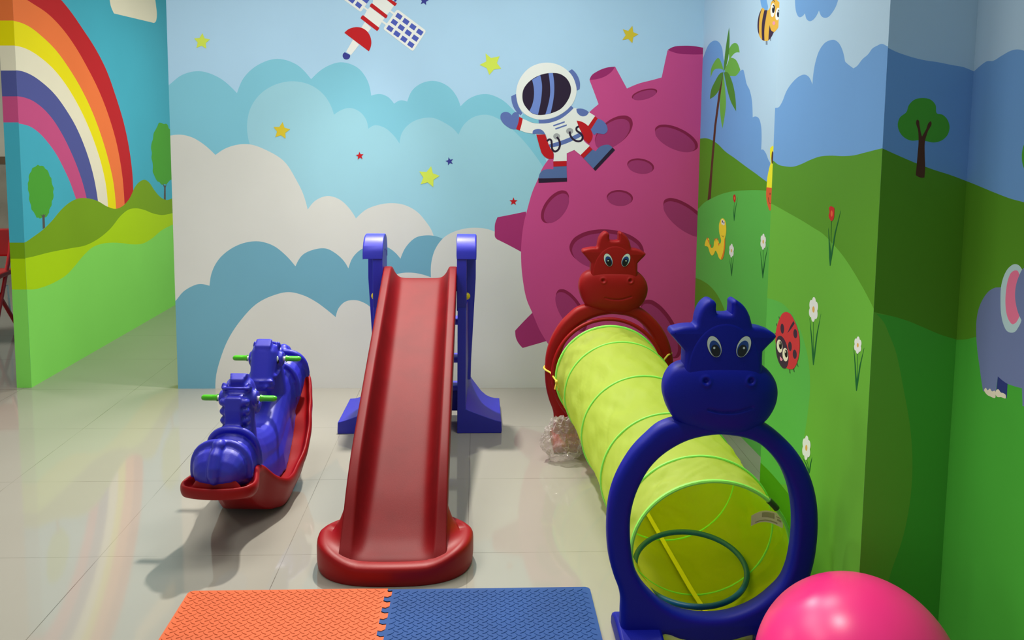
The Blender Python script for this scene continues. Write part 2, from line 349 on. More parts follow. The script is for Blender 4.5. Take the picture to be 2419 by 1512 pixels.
MURAL = {
 'back': [
  ('cloud_teal',1,[(-1.6431,1.5862),(-1.5988,1.6194),(-1.5324,1.6701),(-1.4453,1.6908),(-1.3485,1.6616),(-1.2526,1.5799,1),(-1.2182,1.6567),(-1.1406,1.7273),(-1.042,1.759),(-0.9443,1.732),(-0.8689,1.6567,1),(-0.7913,1.721),(-0.7143,1.746),(-0.6268,1.7187),(-0.5767,1.6537),(-0.5574,1.5749,1),(-0.511,1.5842),(-0.4669,1.5671),(-0.4382,1.5344,1),(-0.4049,1.5524),(-0.3695,1.5462,1),(-0.3405,1.6083),(-0.2851,1.6463),(-0.2297,1.6558),(-0.152,1.6259),(-0.1073,1.5713),(-0.0893,1.525,1),(-0.0405,1.5676),(0.0442,1.5907),(0.1271,1.5629),(0.1948,1.5037),(0.2972,1.3977),(0.391,1.151,1),(0.3983,0.6474,1),(-1.673,0.641,1)]),
  ('cloud_pale',1,[(-1.172,1.2614,1),(-1.2008,1.3497),(-1.2036,1.4269),(-1.1844,1.504),(-1.1327,1.5769),(-1.0553,1.626),(-0.9566,1.6447),(-0.8584,1.6196),(-0.7933,1.5634),(-0.761,1.5021),(-0.7525,1.4735,1),(-0.7147,1.4982),(-0.6705,1.5097),(-0.6177,1.4904),(-0.5827,1.4444),(-0.5741,1.4024,1),(-0.5408,1.4205),(-0.4965,1.412),(-0.4411,1.3682),(-0.4102,1.3262,1),(-0.3989,1.3797),(-0.3565,1.4312),(-0.2964,1.4585),(-0.2407,1.4635),(-0.1738,1.4376),(-0.1224,1.4025),(-0.0999,1.376,1),(-0.0666,1.4342),(-0.0176,1.4703),(0.0494,1.4821),(0.128,1.4518),(0.1959,1.3967),(0.391,1.151,1),(0.3997,0.5546,1),(-1.1867,0.551,1)]),
  ('white',1,[(-1.6509,1.3388,1),(-1.5982,1.3569),(-1.5523,1.3618),(-1.4874,1.347),(-1.4337,1.3144),(-1.3717,1.2574,1),(-1.325,1.2889),(-1.2587,1.3116),(-1.1928,1.3144),(-1.1056,1.2842),(-1.0184,1.2294),(-0.9538,1.1295),(-0.9216,1.0625),(-0.8962,0.9727,1),(-0.8555,1.0203),(-0.7885,1.0455),(-0.733,1.0301),(-0.6777,0.9808),(-0.6425,0.9268,1),(-0.5884,0.9746),(-0.5323,0.9976),(-0.4651,1.0093),(-0.3866,1.0007),(-0.3193,0.9649),(-0.2743,0.9152),(-0.2405,0.8631),(-0.227,0.8243,1),(-0.1493,0.5071,1),(-0.1479,-0.1038,1),(-1.6964,-0.0981,1)]),
  ('cloud_blue',1,[(-1.681,0.3896,1),(-1.5936,0.4884),(-1.5613,0.5273),(-1.5206,0.5548),(-1.4758,0.5709),(-1.4205,0.5619,1),(-1.4076,0.6304),(-1.3725,0.6988),(-1.3045,0.7603),(-1.2261,0.7947),(-1.1593,0.8018),(-1.0819,0.7794),(-1.0159,0.7274),(-0.9655,0.6683,1),(-0.9266,0.73),(-0.8703,0.7576),(-0.8031,0.7647),(-0.7474,0.7353),(-0.703,0.6898),(-0.6853,0.6578,1),(-0.6577,0.722),(-0.6125,0.7632),(-0.5449,0.7818),(-0.4774,0.773),(-0.4325,0.7411),(-0.4078,0.7115,1),(-0.376,0.778),(-0.3195,0.8285),(-0.2744,0.8378),(-0.2292,0.8357),(-0.1727,0.8154),(-0.1037,0.5071,1),(-0.1017,-0.104,1),(-1.6964,-0.0981,1)]),
  ('white',1,[(-1.3993,-0.0992,1),(-1.3971,0.0767),(-1.3748,0.1583),(-1.3271,0.2744),(-1.2575,0.3784),(-1.166,0.4707),(-1.0869,0.5099),(-1.0036,0.5285),(-0.9298,0.5125),(-0.8629,0.4781),(-0.8071,0.4366),(-0.7557,0.3927,1),(-0.7393,0.4413),(-0.7051,0.476),(-0.6486,0.4854),(-0.5922,0.4646),(-0.5472,0.4253,1),(-0.5239,0.5295),(-0.4783,0.5987),(-0.4217,0.6288),(-0.3538,0.6359),(-0.2858,0.6246),(-0.245,0.6109,1),(-0.2427,0.6914),(-0.2179,0.7718),(-0.1727,0.8292),(-0.0936,0.8684),(-0.0031,0.8802),(0.065,0.8715),(0.1174,0.8489),(0.2826,0.7394,1),(0.6773,0.5086,1),(0.69,-0.107,1)]),
  ('pink_dark',1,[(0.2622,0.9691,1),(0.1746,0.9503),(0.1105,0.9377,1),(0.098,0.9037),(0.0963,0.8629),(0.1013,0.8254),(0.1095,0.818,1),(0.1762,0.7848),(0.2513,0.7441,1),(0.2703,0.8569)]),
  ('pink_dark',1,[(0.3131,0.4267,1),(0.2623,0.3745),(0.2115,0.3187,1),(0.2167,0.2767),(0.2329,0.2452),(0.2537,0.2221,1),(0.3326,0.2452),(0.4011,0.2662,1),(0.3586,0.3536)]),
  ('pink',1,[(1.2817,1.8477,1),(1.1977,1.8466,1),(1.1012,1.8165,1),(1.0035,1.8306,1),(0.9759,1.6885,1),(0.9264,1.6745),(0.8567,1.6559),(0.7918,1.6284,1),(0.7259,1.7429,1),(0.664,1.6912,1),(0.5914,1.6704,1),(0.616,1.6108,1),(0.6422,1.5443,1),(0.5933,1.5014),(0.5225,1.4224),(0.445,1.3207),(0.3805,1.2503),(0.345,1.1959),(0.3275,1.1506),(0.2945,1.071),(0.2727,0.9913),(0.2554,0.9228),(0.2407,0.8082),(0.2394,0.7162),(0.2499,0.6007),(0.2742,0.4846),(0.3049,0.4146),(0.3453,0.3209),(0.4044,0.2268),(0.4873,0.1202),(0.6064,-0.0229),(0.69,-0.107,1),(1.3507,-0.1094,1)]),
  ('pink_lip',1,[(0.5914,1.6715,1),(0.6009,1.6927),(0.6342,1.7174),(0.6788,1.7357),(0.7253,1.7418,1),(0.7107,1.7184),(0.6797,1.6936),(0.6305,1.6753)]),
  ('pink_lip',1,[(1.0035,1.8328,1),(1.0324,1.8487),(1.0887,1.8561),(1.1453,1.8547),(1.2138,1.8424,1),(1.2147,1.8136,1),(1.1241,1.8113),(1.056,1.8159)]),
  ('pink_rim',1,[(0.9541,1.6186),(0.9517,1.6082),(0.9394,1.5965),(0.9191,1.5853),(0.8938,1.5763),(0.8674,1.571),(0.844,1.57),(0.8271,1.5737),(0.8193,1.5813),(0.8218,1.5917),(0.8341,1.6034),(0.8544,1.6146),(0.8796,1.6235),(0.906,1.6289),(0.9294,1.6298),(0.9463,1.6262)]),
  ('crater',1,[(0.9489,1.6116),(0.9467,1.6019),(0.9353,1.5912),(0.9166,1.5809),(0.8934,1.5726),(0.8691,1.5677),(0.8476,1.5669),(0.8321,1.5702),(0.8249,1.5772),(0.8271,1.5868),(0.8384,1.5976),(0.8571,1.6079),(0.8804,1.6161),(0.9046,1.621),(0.9261,1.6219),(0.9417,1.6186)]),
  ('pink_rim',1,[(0.8182,1.4703),(0.8273,1.4453),(0.821,1.413),(0.8005,1.3783),(0.7686,1.3465),(0.7304,1.3225),(0.6917,1.3099),(0.6583,1.3107),(0.6354,1.3247),(0.6265,1.3497),(0.6328,1.3821),(0.6535,1.4167),(0.6853,1.4484),(0.7234,1.4723),(0.762,1.4849),(0.7953,1.4842)]),
  ('crater',1,[(0.8044,1.4532),(0.8127,1.4302),(0.807,1.4005),(0.788,1.3686),(0.7587,1.3393),(0.7236,1.3172),(0.6879,1.3056),(0.6572,1.3063),(0.6361,1.3192),(0.6279,1.3423),(0.6338,1.372),(0.6528,1.4039),(0.682,1.433),(0.7171,1.4551),(0.7527,1.4666),(0.7833,1.466)]),
  ('pink_rim',1,[(1.1806,1.3179),(1.1635,1.3029),(1.1313,1.298),(1.089,1.304),(1.0431,1.32),(1.0006,1.3434),(0.9679,1.3708),(0.95,1.3978),(0.9496,1.4205),(0.9667,1.4354),(0.9987,1.4403),(1.0407,1.4344),(1.0865,1.4185),(1.1291,1.3952),(1.1619,1.3679),(1.18,1.3407)]),
  ('crater',1,[(1.1659,1.3124),(1.15,1.2984),(1.12,1.2939),(1.0807,1.2995),(1.038,1.3143),(0.9985,1.3361),(0.9681,1.3616),(0.9514,1.3868),(0.951,1.4079),(0.9669,1.4218),(0.9967,1.4263),(1.0358,1.4208),(1.0784,1.406),(1.118,1.3843),(1.1486,1.3589),(1.1654,1.3336)]),
  ('pink_rim',1,[(0.948,1.207),(0.9403,1.1934),(0.9227,1.1836),(0.898,1.1793),(0.8698,1.181),(0.8426,1.1885),(0.8204,1.2006),(0.8066,1.2156),(0.8033,1.231),(0.811,1.2446),(0.8286,1.2543),(0.8533,1.2587),(0.8814,1.257),(0.9086,1.2495),(0.9308,1.2374),(0.9447,1.2225)]),
  ('crater',1,[(0.9401,1.2012),(0.933,1.1886),(0.9168,1.1796),(0.8941,1.1756),(0.8682,1.1772),(0.8431,1.1841),(0.8227,1.1953),(0.81,1.209),(0.807,1.2232),(0.8141,1.2358),(0.8302,1.2447),(0.8529,1.2487),(0.8788,1.2472),(0.9039,1.2403),(0.9243,1.2291),(0.9371,1.2154)]),
  ('pink_rim',1,[(0.8384,1.0425),(0.8323,1.0271),(0.8163,1.0148),(0.7928,1.0073),(0.7655,1.0059),(0.7385,1.0107),(0.7159,1.0211),(0.7012,1.0354),(0.6966,1.0514),(0.7027,1.0667),(0.7187,1.079),(0.7421,1.0865),(0.7694,1.0879),(0.7963,1.0831),(0.819,1.0728),(0.8337,1.0585)]),
  ('crater',1,[(0.8306,1.036),(0.825,1.0218),(0.8102,1.0105),(0.7887,1.0036),(0.7635,1.0023),(0.7387,1.0068),(0.7179,1.0163),(0.7044,1.0294),(0.7001,1.0442),(0.7058,1.0583),(0.7205,1.0696),(0.742,1.0765),(0.7671,1.0778),(0.7919,1.0733),(0.8127,1.0638),(0.8263,1.0507)]),
  ('pink_rim',1,[(0.4786,1.0781),(0.491,1.0594),(0.4922,1.031),(0.4822,0.9972),(0.4625,0.9631),(0.436,0.9341),(0.4067,0.9144),(0.3793,0.9071),(0.3578,0.9134),(0.3455,0.9322),(0.3443,0.9607),(0.3544,0.9945),(0.3742,1.0285),(0.4006,1.0574),(0.4298,1.077),(0.4572,1.0843)]),
  ('crater',1,[(0.4807,1.0619),(0.4918,1.0451),(0.493,1.0195),(0.484,0.9891),(0.4662,0.9585),(0.4423,0.9323),(0.416,0.9146),(0.3913,0.9081),(0.3719,0.9137),(0.3609,0.9306),(0.3598,0.9563),(0.3689,0.9867),(0.3867,1.0173),(0.4105,1.0434),(0.4367,1.061),(0.4614,1.0675)]),
  ('pink_rim',1,[(1.258,0.8529),(1.2347,0.8406),(1.1958,0.8442),(1.1475,0.8629),(1.097,0.8939),(1.0521,0.9325),(1.0196,0.9726),(1.0044,1.0083),(1.0088,1.0342),(1.032,1.0463),(1.0705,1.0429),(1.1186,1.0244),(1.169,0.9936),(1.214,0.9551),(1.2468,0.9149),(1.2623,0.8789)]),
  ('crater',1,[(1.2439,0.8467),(1.222,0.8353),(1.1855,0.8386),(1.14,0.8562),(1.0926,0.8854),(1.0504,0.9216),(1.0198,0.9594),(1.0055,0.993),(1.0096,1.0173),(1.0314,1.0287),(1.0677,1.0254),(1.1129,1.008),(1.1602,0.9791),(1.2026,0.9429),(1.2334,0.905),(1.2479,0.8713)]),
  ('pink_rim',1,[(0.9046,0.7531),(0.8873,0.7125),(0.8416,0.6802),(0.7746,0.661),(0.6966,0.6579),(0.6195,0.6714),(0.555,0.6993),(0.5131,0.7374),(0.4999,0.7798),(0.5174,0.8201),(0.5629,0.8522),(0.6294,0.8713),(0.707,0.8745),(0.784,0.8613),(0.8486,0.8336),(0.8909,0.7956)]),
  ('crater',1,[(0.8907,0.7402),(0.8746,0.7024),(0.8322,0.6723),(0.7698,0.6545),(0.6972,0.6516),(0.6255,0.6641),(0.5656,0.6901),(0.5265,0.7255),(0.5143,0.765),(0.5305,0.8025),(0.5728,0.8324),(0.6348,0.8502),(0.707,0.8532),(0.7785,0.8409),(0.8386,0.8151),(0.878,0.7797)]),
  ('pink_rim',1,[(0.5888,0.3178),(0.5648,0.3145),(0.5334,0.3291),(0.4995,0.3591),(0.4684,0.4001),(0.4447,0.4457),(0.4321,0.489),(0.4323,0.5235),(0.4454,0.5439),(0.4693,0.5472),(0.5005,0.5328),(0.5342,0.503),(0.5653,0.4622),(0.5892,0.4166),(0.602,0.3731),(0.6019,0.3384)]),
  ('crater',1,[(0.5739,0.3198),(0.5518,0.3168),(0.5229,0.3302),(0.4918,0.3579),(0.4632,0.3956),(0.4414,0.4376),(0.4297,0.4774),(0.4299,0.5091),(0.442,0.5279),(0.464,0.5309),(0.4927,0.5177),(0.5237,0.4903),(0.5523,0.4527),(0.5743,0.4107),(0.5861,0.3707),(0.586,0.3388)]),
  ('pink_rim',1,[(1.1079,0.1679),(1.0753,0.1652),(1.0331,0.1873),(0.9877,0.2309),(0.9461,0.2891),(0.9147,0.3531),(0.8981,0.4131),(0.8988,0.46),(0.9166,0.4869),(0.9489,0.4897),(0.9907,0.468),(1.0359,0.425),(1.0775,0.3671),(1.1092,0.303),(1.1262,0.2426),(1.1257,0.1951)]),
  ('crater',1,[(1.0887,0.1713),(1.0587,0.1687),(1.0199,0.1891),(0.9782,0.2292),(0.94,0.2828),(0.911,0.3417),(0.8958,0.3969),(0.8964,0.4401),(0.9128,0.4649),(0.9425,0.4674),(0.981,0.4474),(1.0226,0.4078),(1.0608,0.3545),(1.09,0.2956),(1.1056,0.24),(1.1051,0.1963)]),
  ('paint_white',0,[(-0.7011,2.07),(-0.6123,2.0071),(-0.6036,2.0101),(-0.5715,2.055),(-0.5684,2.0835)]),
  ('cell_blue',0,[(-0.6385,2.0403),(-0.6245,2.0587),(-0.5999,2.0403),(-0.6139,2.0213)]),
  ('cell_blue',0,[(-0.602,2.0665),(-0.588,2.0849),(-0.5633,2.0665),(-0.5773,2.0475)]),
  ('cell_blue',0,[(-0.6746,2.0653),(-0.6606,2.0837),(-0.636,2.0654),(-0.65,2.0464)]),
  ('paint_white',0,[(-0.5962,2.0273),(-0.5732,2.0105),(-0.568,2.0175),(-0.591,2.0342)]),
  ('navy',0,[(-0.4384,2.0799),(-0.4239,2.0802),(-0.4234,2.0642),(-0.4327,2.0584)]),
  ('paint_white',0,[(-0.5424,2.0896),(-0.5455,2.0554),(-0.5554,2.041),(-0.4764,1.9881),(-0.4473,2.0228),(-0.4327,2.0458),(-0.4615,2.091)]),
  ('paint_white',0,[(-0.5601,2.0313),(-0.4852,1.9765),(-0.4957,1.962),(-0.5174,1.9245),(-0.594,1.9805),(-0.5776,2.0122)]),
  ('paint_white',0,[(-0.5867,1.9549),(-0.555,1.9239),(-0.5738,1.8978),(-0.606,1.926)]),
  ('red',0,[(-0.4731,2.068),(-0.4661,2.0795),(-0.4211,2.0517),(-0.427,2.0414),(-0.4339,2.0378)]),
  ('red',1,[(-0.5501,2.0508,1),(-0.4695,1.9893,1),(-0.4724,1.9813),(-0.4794,1.9737,1),(-0.5618,2.0341,1),(-0.5588,2.0427)]),
  ('red',1,[(-0.5968,1.9891,1),(-0.5133,1.9257,1),(-0.5174,1.9164),(-0.525,1.9089,1),(-0.6097,1.9717,1),(-0.6055,1.9815)]),
  ('red',1,[(-0.6942,1.8972,1),(-0.6738,1.9153),(-0.6488,1.9248),(-0.6233,1.9275),(-0.5956,1.9204),(-0.5737,1.9036),(-0.5594,1.878),(-0.555,1.8464),(-0.5592,1.8234),(-0.5681,1.8042,1)]),
  ('paint_white',0,[(-0.6494,1.864),(-0.6171,1.8381),(-0.6605,1.7834),(-0.6859,1.8003)]),
  ('navy',1,[(-0.6923,1.7979,1),(-0.7022,1.7886),(-0.7035,1.7753),(-0.6967,1.7645),(-0.684,1.7606),(-0.6712,1.766),(-0.6652,1.777),(-0.6663,1.7845,1)]),
  ('paint_white',0,[(-0.4621,2.0099),(-0.439,1.9931),(-0.4327,2.0014),(-0.4558,2.0182)]),
  ('paint_white',0,[(-0.5011,1.9549),(-0.4757,1.937),(-0.4695,1.9454),(-0.4949,1.9633)]),
  ('paint_white',0,[(-0.4271,2.0134),(-0.4224,2.0175),(-0.4166,2.0187),(-0.4108,2.0165),(-0.2808,1.9222),(-0.275,1.9171),(-0.2727,1.9109),(-0.275,1.9039),(-0.3311,1.8179),(-0.3358,1.812),(-0.3416,1.8097),(-0.3486,1.813),(-0.4832,1.9124),(-0.489,1.918),(-0.4901,1.9237),(-0.4872,1.9295)]),
  ('cell_blue',0,[(-0.4307,1.9848),(-0.4172,2.005),(-0.3912,1.9871),(-0.4046,1.9668)]),
  ('cell_blue',0,[(-0.4546,1.9535),(-0.4411,1.9737),(-0.4151,1.9558),(-0.4285,1.9355)]),
  ('cell_blue',0,[(-0.4774,1.921),(-0.4639,1.9413),(-0.4379,1.9234),(-0.4513,1.9031)]),
  ('cell_blue',0,[(-0.3948,1.9584),(-0.3814,1.9786),(-0.3553,1.9607),(-0.3687,1.9404)]),
  ('cell_blue',0,[(-0.4187,1.9271),(-0.4053,1.9473),(-0.3792,1.9294),(-0.3926,1.9091)]),
  ('cell_blue',0,[(-0.4415,1.8944),(-0.428,1.9147),(-0.4019,1.8967),(-0.4154,1.8764)]),
  ('cell_blue',0,[(-0.3588,1.932),(-0.3454,1.9523),(-0.3193,1.9343),(-0.3327,1.914)]),
  ('cell_blue',0,[(-0.3827,1.9006),(-0.3693,1.9209),(-0.3432,1.9029),(-0.3566,1.8826)]),
  ('cell_blue',0,[(-0.4055,1.8678),(-0.3921,1.8881),(-0.3659,1.8701),(-0.3794,1.8497)]),
  ('cell_blue',0,[(-0.3228,1.9055),(-0.3094,1.9258),(-0.2832,1.9078),(-0.2966,1.8875)]),
  ('cell_blue',0,[(-0.3467,1.8741),(-0.3333,1.8945),(-0.3071,1.8764),(-0.3205,1.8561)]),
  ('cell_blue',0,[(-0.3695,1.841),(-0.3561,1.8614),(-0.3299,1.8433),(-0.3433,1.823)]),
  ('star_lime',0,[(-1.4219,1.8854),(-1.4117,1.8591),(-1.3839,1.8534),(-1.4062,1.8346),(-1.4041,1.8061),(-1.4281,1.8209),(-1.4547,1.809),(-1.4471,1.8369),(-1.4656,1.858),(-1.437,1.8605)]),
  ('star_gold',0,[(-1.0195,1.4328),(-1.0104,1.4036),(-0.9811,1.3953),(-1.0061,1.3768),(-1.0057,1.346),(-1.0303,1.3638),(-1.0594,1.3531),(-1.0495,1.3825),(-1.0678,1.4067),(-1.0372,1.4072)]),
  ('star_lime',0,[(0.0405,1.802),(0.0696,1.7783),(0.114,1.7877),(0.1009,1.7524),(0.1234,1.7241),(0.0856,1.7192),(0.0613,1.6903),(0.0477,1.7253),(0.0098,1.7424),(0.0453,1.7604)]),
  ('star_gold',0,[(0.8125,1.9555),(0.8185,1.9227),(0.8457,1.9121),(0.8191,1.8963),(0.8147,1.8655),(0.7924,1.8871),(0.761,1.881),(0.7784,1.9067),(0.762,1.9372),(0.7914,1.9288)]),
  ('star_lime',0,[(-0.2442,1.2078),(-0.2347,1.1703),(-0.1983,1.1571),(-0.2311,1.1361),(-0.2326,1.0972),(-0.2624,1.1219),(-0.2997,1.1111),(-0.2853,1.1473),(-0.3067,1.1794),(-0.2682,1.1772)]),
  ('red',0,[(-0.6217,1.2818),(-0.6149,1.2678),(-0.5992,1.2689),(-0.6105,1.2577),(-0.6049,1.2431),(-0.6187,1.2503),(-0.6309,1.2402),(-0.6282,1.2557),(-0.6413,1.264),(-0.6258,1.2665)]),
  ('navy',0,[(-0.152,1.2563),(-0.1431,1.2434),(-0.1276,1.2466),(-0.1372,1.234),(-0.1293,1.2203),(-0.1443,1.2255),(-0.1549,1.2137),(-0.1545,1.2295),(-0.1689,1.236),(-0.1538,1.2406)]),
  ('red',0,[(0.195,1.0454),(0.2007,1.0304),(0.2167,1.0298),(0.2043,1.0197),(0.2088,1.0043),(0.1953,1.0131),(0.1821,1.0042),(0.1862,1.0196),(0.1736,1.0295),(0.1896,1.0303)]),
  ('navy',0,[(-0.2762,2.0902),(-0.2726,2.0743),(-0.2565,2.0705),(-0.2708,2.0619),(-0.2699,2.0456),(-0.2823,2.0562),(-0.2978,2.05),(-0.2912,2.0651),(-0.3017,2.0776),(-0.2852,2.0763)]),
  ('suit_blue',1,[(0.1779,1.5806,1),(0.2044,1.5932,1),(0.2116,1.5413),(0.2375,1.4931,1),(0.2278,1.482,1),(0.2121,1.495),(0.1963,1.5147),(0.1827,1.5454)]),
  ('suit_blue',1,[(0.4785,1.7137,1),(0.497,1.7258,1),(0.5165,1.7076),(0.5325,1.6815),(0.5411,1.6508),(0.5394,1.6222,1),(0.5248,1.6146,1),(0.5175,1.6462),(0.5013,1.6811)]),
  ('suit_blue',1,[(0.1811,1.4801,1),(0.1899,1.4926),(0.2032,1.498),(0.2166,1.4907),(0.2199,1.4752),(0.2172,1.4398),(0.2055,1.4078,1),(0.184,1.4085),(0.1572,1.4215),(0.1347,1.4412),(0.1221,1.4654),(0.1254,1.4875),(0.1431,1.4974),(0.1654,1.4945)]),
  ('suit_blue',1,[(0.6387,1.4686,1),(0.6713,1.4534),(0.6899,1.4269),(0.6926,1.4047),(0.6772,1.3876),(0.6524,1.3887),(0.6321,1.3907,1),(0.6233,1.3817),(0.6142,1.3906),(0.6025,1.4127,1)]),
  ('red',1,[(0.2213,1.473,1),(0.2405,1.4644,1),(0.2338,1.4312),(0.2252,1.4009,1),(0.2046,1.4078,1),(0.2158,1.4398)]),
  ('red',1,[(0.6236,1.4804,1),(0.6396,1.4686,1),(0.6047,1.4118,1),(0.5887,1.4281,1)]),
  ('paint_white',1,[(0.2405,1.4666,1),(0.2638,1.4536),(0.2907,1.4428),(0.3243,1.4387,1),(0.3846,1.4438),(0.4379,1.4665),(0.4822,1.4958),(0.5085,1.5226,1),(0.5265,1.5206),(0.5904,1.5022,1),(0.6249,1.4818,1),(0.5887,1.4281,1),(0.5645,1.4034),(0.5582,1.3811),(0.5654,1.3545),(0.5997,1.3235,1),(0.5511,1.2739,1),(0.5169,1.3005,1),(0.4767,1.2822,1),(0.4774,1.2411,1),(0.4055,1.2391,1),(0.4047,1.2905),(0.3819,1.3171),(0.3724,1.3526),(0.3608,1.3836),(0.2937,1.3852,1),(0.2512,1.3923),(0.2256,1.4023,1),(0.2338,1.4312)]),
  ('paint_white',1,[(0.2035,1.5984),(0.2105,1.6424),(0.2344,1.6909),(0.2739,1.7308),(0.3224,1.7524),(0.3711,1.7583),(0.4201,1.7493),(0.4649,1.7254),(0.4966,1.6942),(0.5175,1.6506),(0.5239,1.6154),(0.5187,1.5801),(0.4971,1.5357),(0.4641,1.5044),(0.4243,1.4796),(0.3753,1.4636),(0.3262,1.4596),(0.2859,1.4693),(0.25,1.4888),(0.223,1.5194),(0.2083,1.5589)]),
  ('visor',1,[(0.2365,1.5812),(0.2419,1.6165),(0.2615,1.6474),(0.2923,1.6741),(0.3364,1.6957),(0.3896,1.7047),(0.4342,1.7),(0.4657,1.6807),(0.4862,1.6524),(0.4944,1.6195),(0.4895,1.5886),(0.4723,1.5531),(0.4415,1.5174),(0.4016,1.4971),(0.3571,1.4856),(0.317,1.4842),(0.2901,1.4915),(0.2631,1.5155),(0.2427,1.5461)]),
  ('visor_stripe',1,[(0.2871,1.6675,1),(0.3298,1.693,1),(0.3394,1.644),(0.3387,1.5912),(0.3319,1.5383),(0.3205,1.4852,1),(0.2946,1.4915),(0.2744,1.5032,1),(0.2896,1.5378),(0.2979,1.582),(0.2965,1.6259)]),
  ('visor_stripe',1,[(0.3732,1.7036,1),(0.3963,1.7043,1),(0.4038,1.6536),(0.4046,1.6008),(0.3987,1.5479),(0.3874,1.4938,1),(0.3594,1.4856,1),(0.3742,1.5388),(0.3833,1.5918),(0.3816,1.6489)]),
  ('suit_blue',1,[(0.324,1.4595,1),(0.3754,1.4614),(0.4243,1.4774),(0.4685,1.5067),(0.4949,1.5348,1),(0.5095,1.5217,1),(0.4778,1.4913),(0.4357,1.462),(0.3846,1.4438),(0.3243,1.4387,1)]),
  ('cloud_teal',1,[(0.2434,1.4888,1),(0.2368,1.4821,1),(0.2346,1.471),(0.2638,1.4536),(0.2952,1.4429),(0.3256,1.4392,1),(0.324,1.4587,1),(0.286,1.4684)]),
  ('suit_blue',1,[(0.5243,1.5183,1),(0.5534,1.5195),(0.5759,1.5123),(0.5918,1.5014,1),(0.5809,1.4857),(0.5586,1.4789),(0.5383,1.4875),(0.5268,1.5029)]),
  ('suit_blue',1,[(0.2928,1.3838,1),(0.2957,1.4007),(0.3135,1.4089),(0.3359,1.4078),(0.3517,1.3969),(0.3608,1.3814,1),(0.3272,1.3855)]),
  ('suit_blue',1,[(0.3751,1.3259,1),(0.4041,1.3351),(0.4576,1.3534),(0.5111,1.3762),(0.5578,1.4011,1),(0.5649,1.379,1),(0.5115,1.3517),(0.458,1.3289),(0.4044,1.315),(0.3797,1.3126,1)]),
  ('red',1,[(0.3125,1.3809,1),(0.3608,1.3814,1),(0.3725,1.3482),(0.3865,1.3127),(0.4057,1.2861,1),(0.4062,1.2548,1),(0.3738,1.2545),(0.3466,1.2766),(0.3327,1.3122),(0.3209,1.3521)]),
  ('red',1,[(0.5267,1.4563,1),(0.5591,1.4487),(0.5887,1.4281),(0.6072,1.4016),(0.6132,1.3727),(0.6059,1.3504),(0.5937,1.3346,1),(0.5676,1.3567,1),(0.5581,1.3856),(0.5418,1.4165)]),
  ('suit_blue',0,[(0.4008,1.4306),(0.4632,1.453),(0.4633,1.445),(0.4045,1.424)]),
  ('suit_blue',0,[(0.4118,1.4139),(0.4742,1.4363),(0.4743,1.4283),(0.4155,1.4073)]),
  ('gray',1,[(0.4394,1.3719),(0.4377,1.3648),(0.4328,1.359),(0.4257,1.3558),(0.4177,1.3557),(0.4105,1.3588),(0.4054,1.3645),(0.4035,1.3716),(0.4052,1.3788),(0.4101,1.3845),(0.4172,1.3878),(0.4252,1.3878),(0.4324,1.3847),(0.4375,1.3791)]),
  ('gray',1,[(0.5093,1.4007),(0.5076,1.3933),(0.5024,1.3874),(0.4949,1.384),(0.4866,1.384),(0.479,1.3871),(0.4736,1.393),(0.4716,1.4003),(0.4734,1.4076),(0.4785,1.4135),(0.486,1.4169),(0.4944,1.417),(0.502,1.4138),(0.5073,1.408)]),
  ('visor',0,[(0.4186,1.3654),(0.4204,1.363),(0.423,1.3599),(0.4258,1.3563),(0.4284,1.3525),(0.4303,1.3489),(0.4318,1.3449),(0.4331,1.3404),(0.4342,1.3358),(0.4347,1.3312),(0.4347,1.3269),(0.4341,1.3224),(0.4329,1.3175),(0.4312,1.3128),(0.4293,1.3085),(0.4272,1.3051),(0.4247,1.3024),(0.4218,1.3),(0.4186,1.2981),(0.4158,1.2971),(0.414,1.2968),(0.4124,1.2972),(0.4102,1.2985),(0.4078,1.3005),(0.4057,1.3031),(0.4041,1.3059),(0.4031,1.3094),(0.4025,1.3143),(0.4021,1.3199),(0.4019,1.3257),(0.4014,1.3311),(0.4009,1.3358),(0.4004,1.3403),(0.3999,1.3448),(0.399,1.3492),(0.3973,1.3533),(0.3944,1.3566),(0.391,1.3589),(0.3874,1.3601),(0.3837,1.3605),(0.3799,1.3601),(0.3761,1.3584),(0.3729,1.3559),(0.3701,1.3533),(0.368,1.3511),(0.3665,1.3498),(0.374,1.3421),(0.3756,1.3436),(0.3777,1.3457),(0.3799,1.3478),(0.3818,1.3493),(0.3828,1.3498),(0.3837,1.3498),(0.3851,1.3497),(0.3863,1.3493),(0.3873,1.3487),(0.388,1.3479),(0.3887,1.3462),(0.3893,1.3432),(0.3897,1.3393),(0.3902,1.3347),(0.3907,1.3301),(0.3911,1.3251),(0.3914,1.3194),(0.3917,1.3134),(0.3925,1.3073),(0.3942,1.3018),(0.3968,1.2971),(0.4001,1.2931),(0.404,1.2897),(0.4084,1.2873),(0.4134,1.2861),(0.4185,1.2867),(0.4234,1.2885),(0.428,1.2912),(0.4322,1.2947),(0.4358,1.2987),(0.4388,1.3034),(0.4412,1.3087),(0.4432,1.3145),(0.4447,1.3203),(0.4455,1.3261),(0.4455,1.3318),(0.4448,1.3375),(0.4436,1.343),(0.442,1.3482),(0.4401,1.3531),(0.4377,1.3579),(0.4346,1.3625),(0.4315,1.3665),(0.4288,1.3697),(0.4271,1.3719)]),
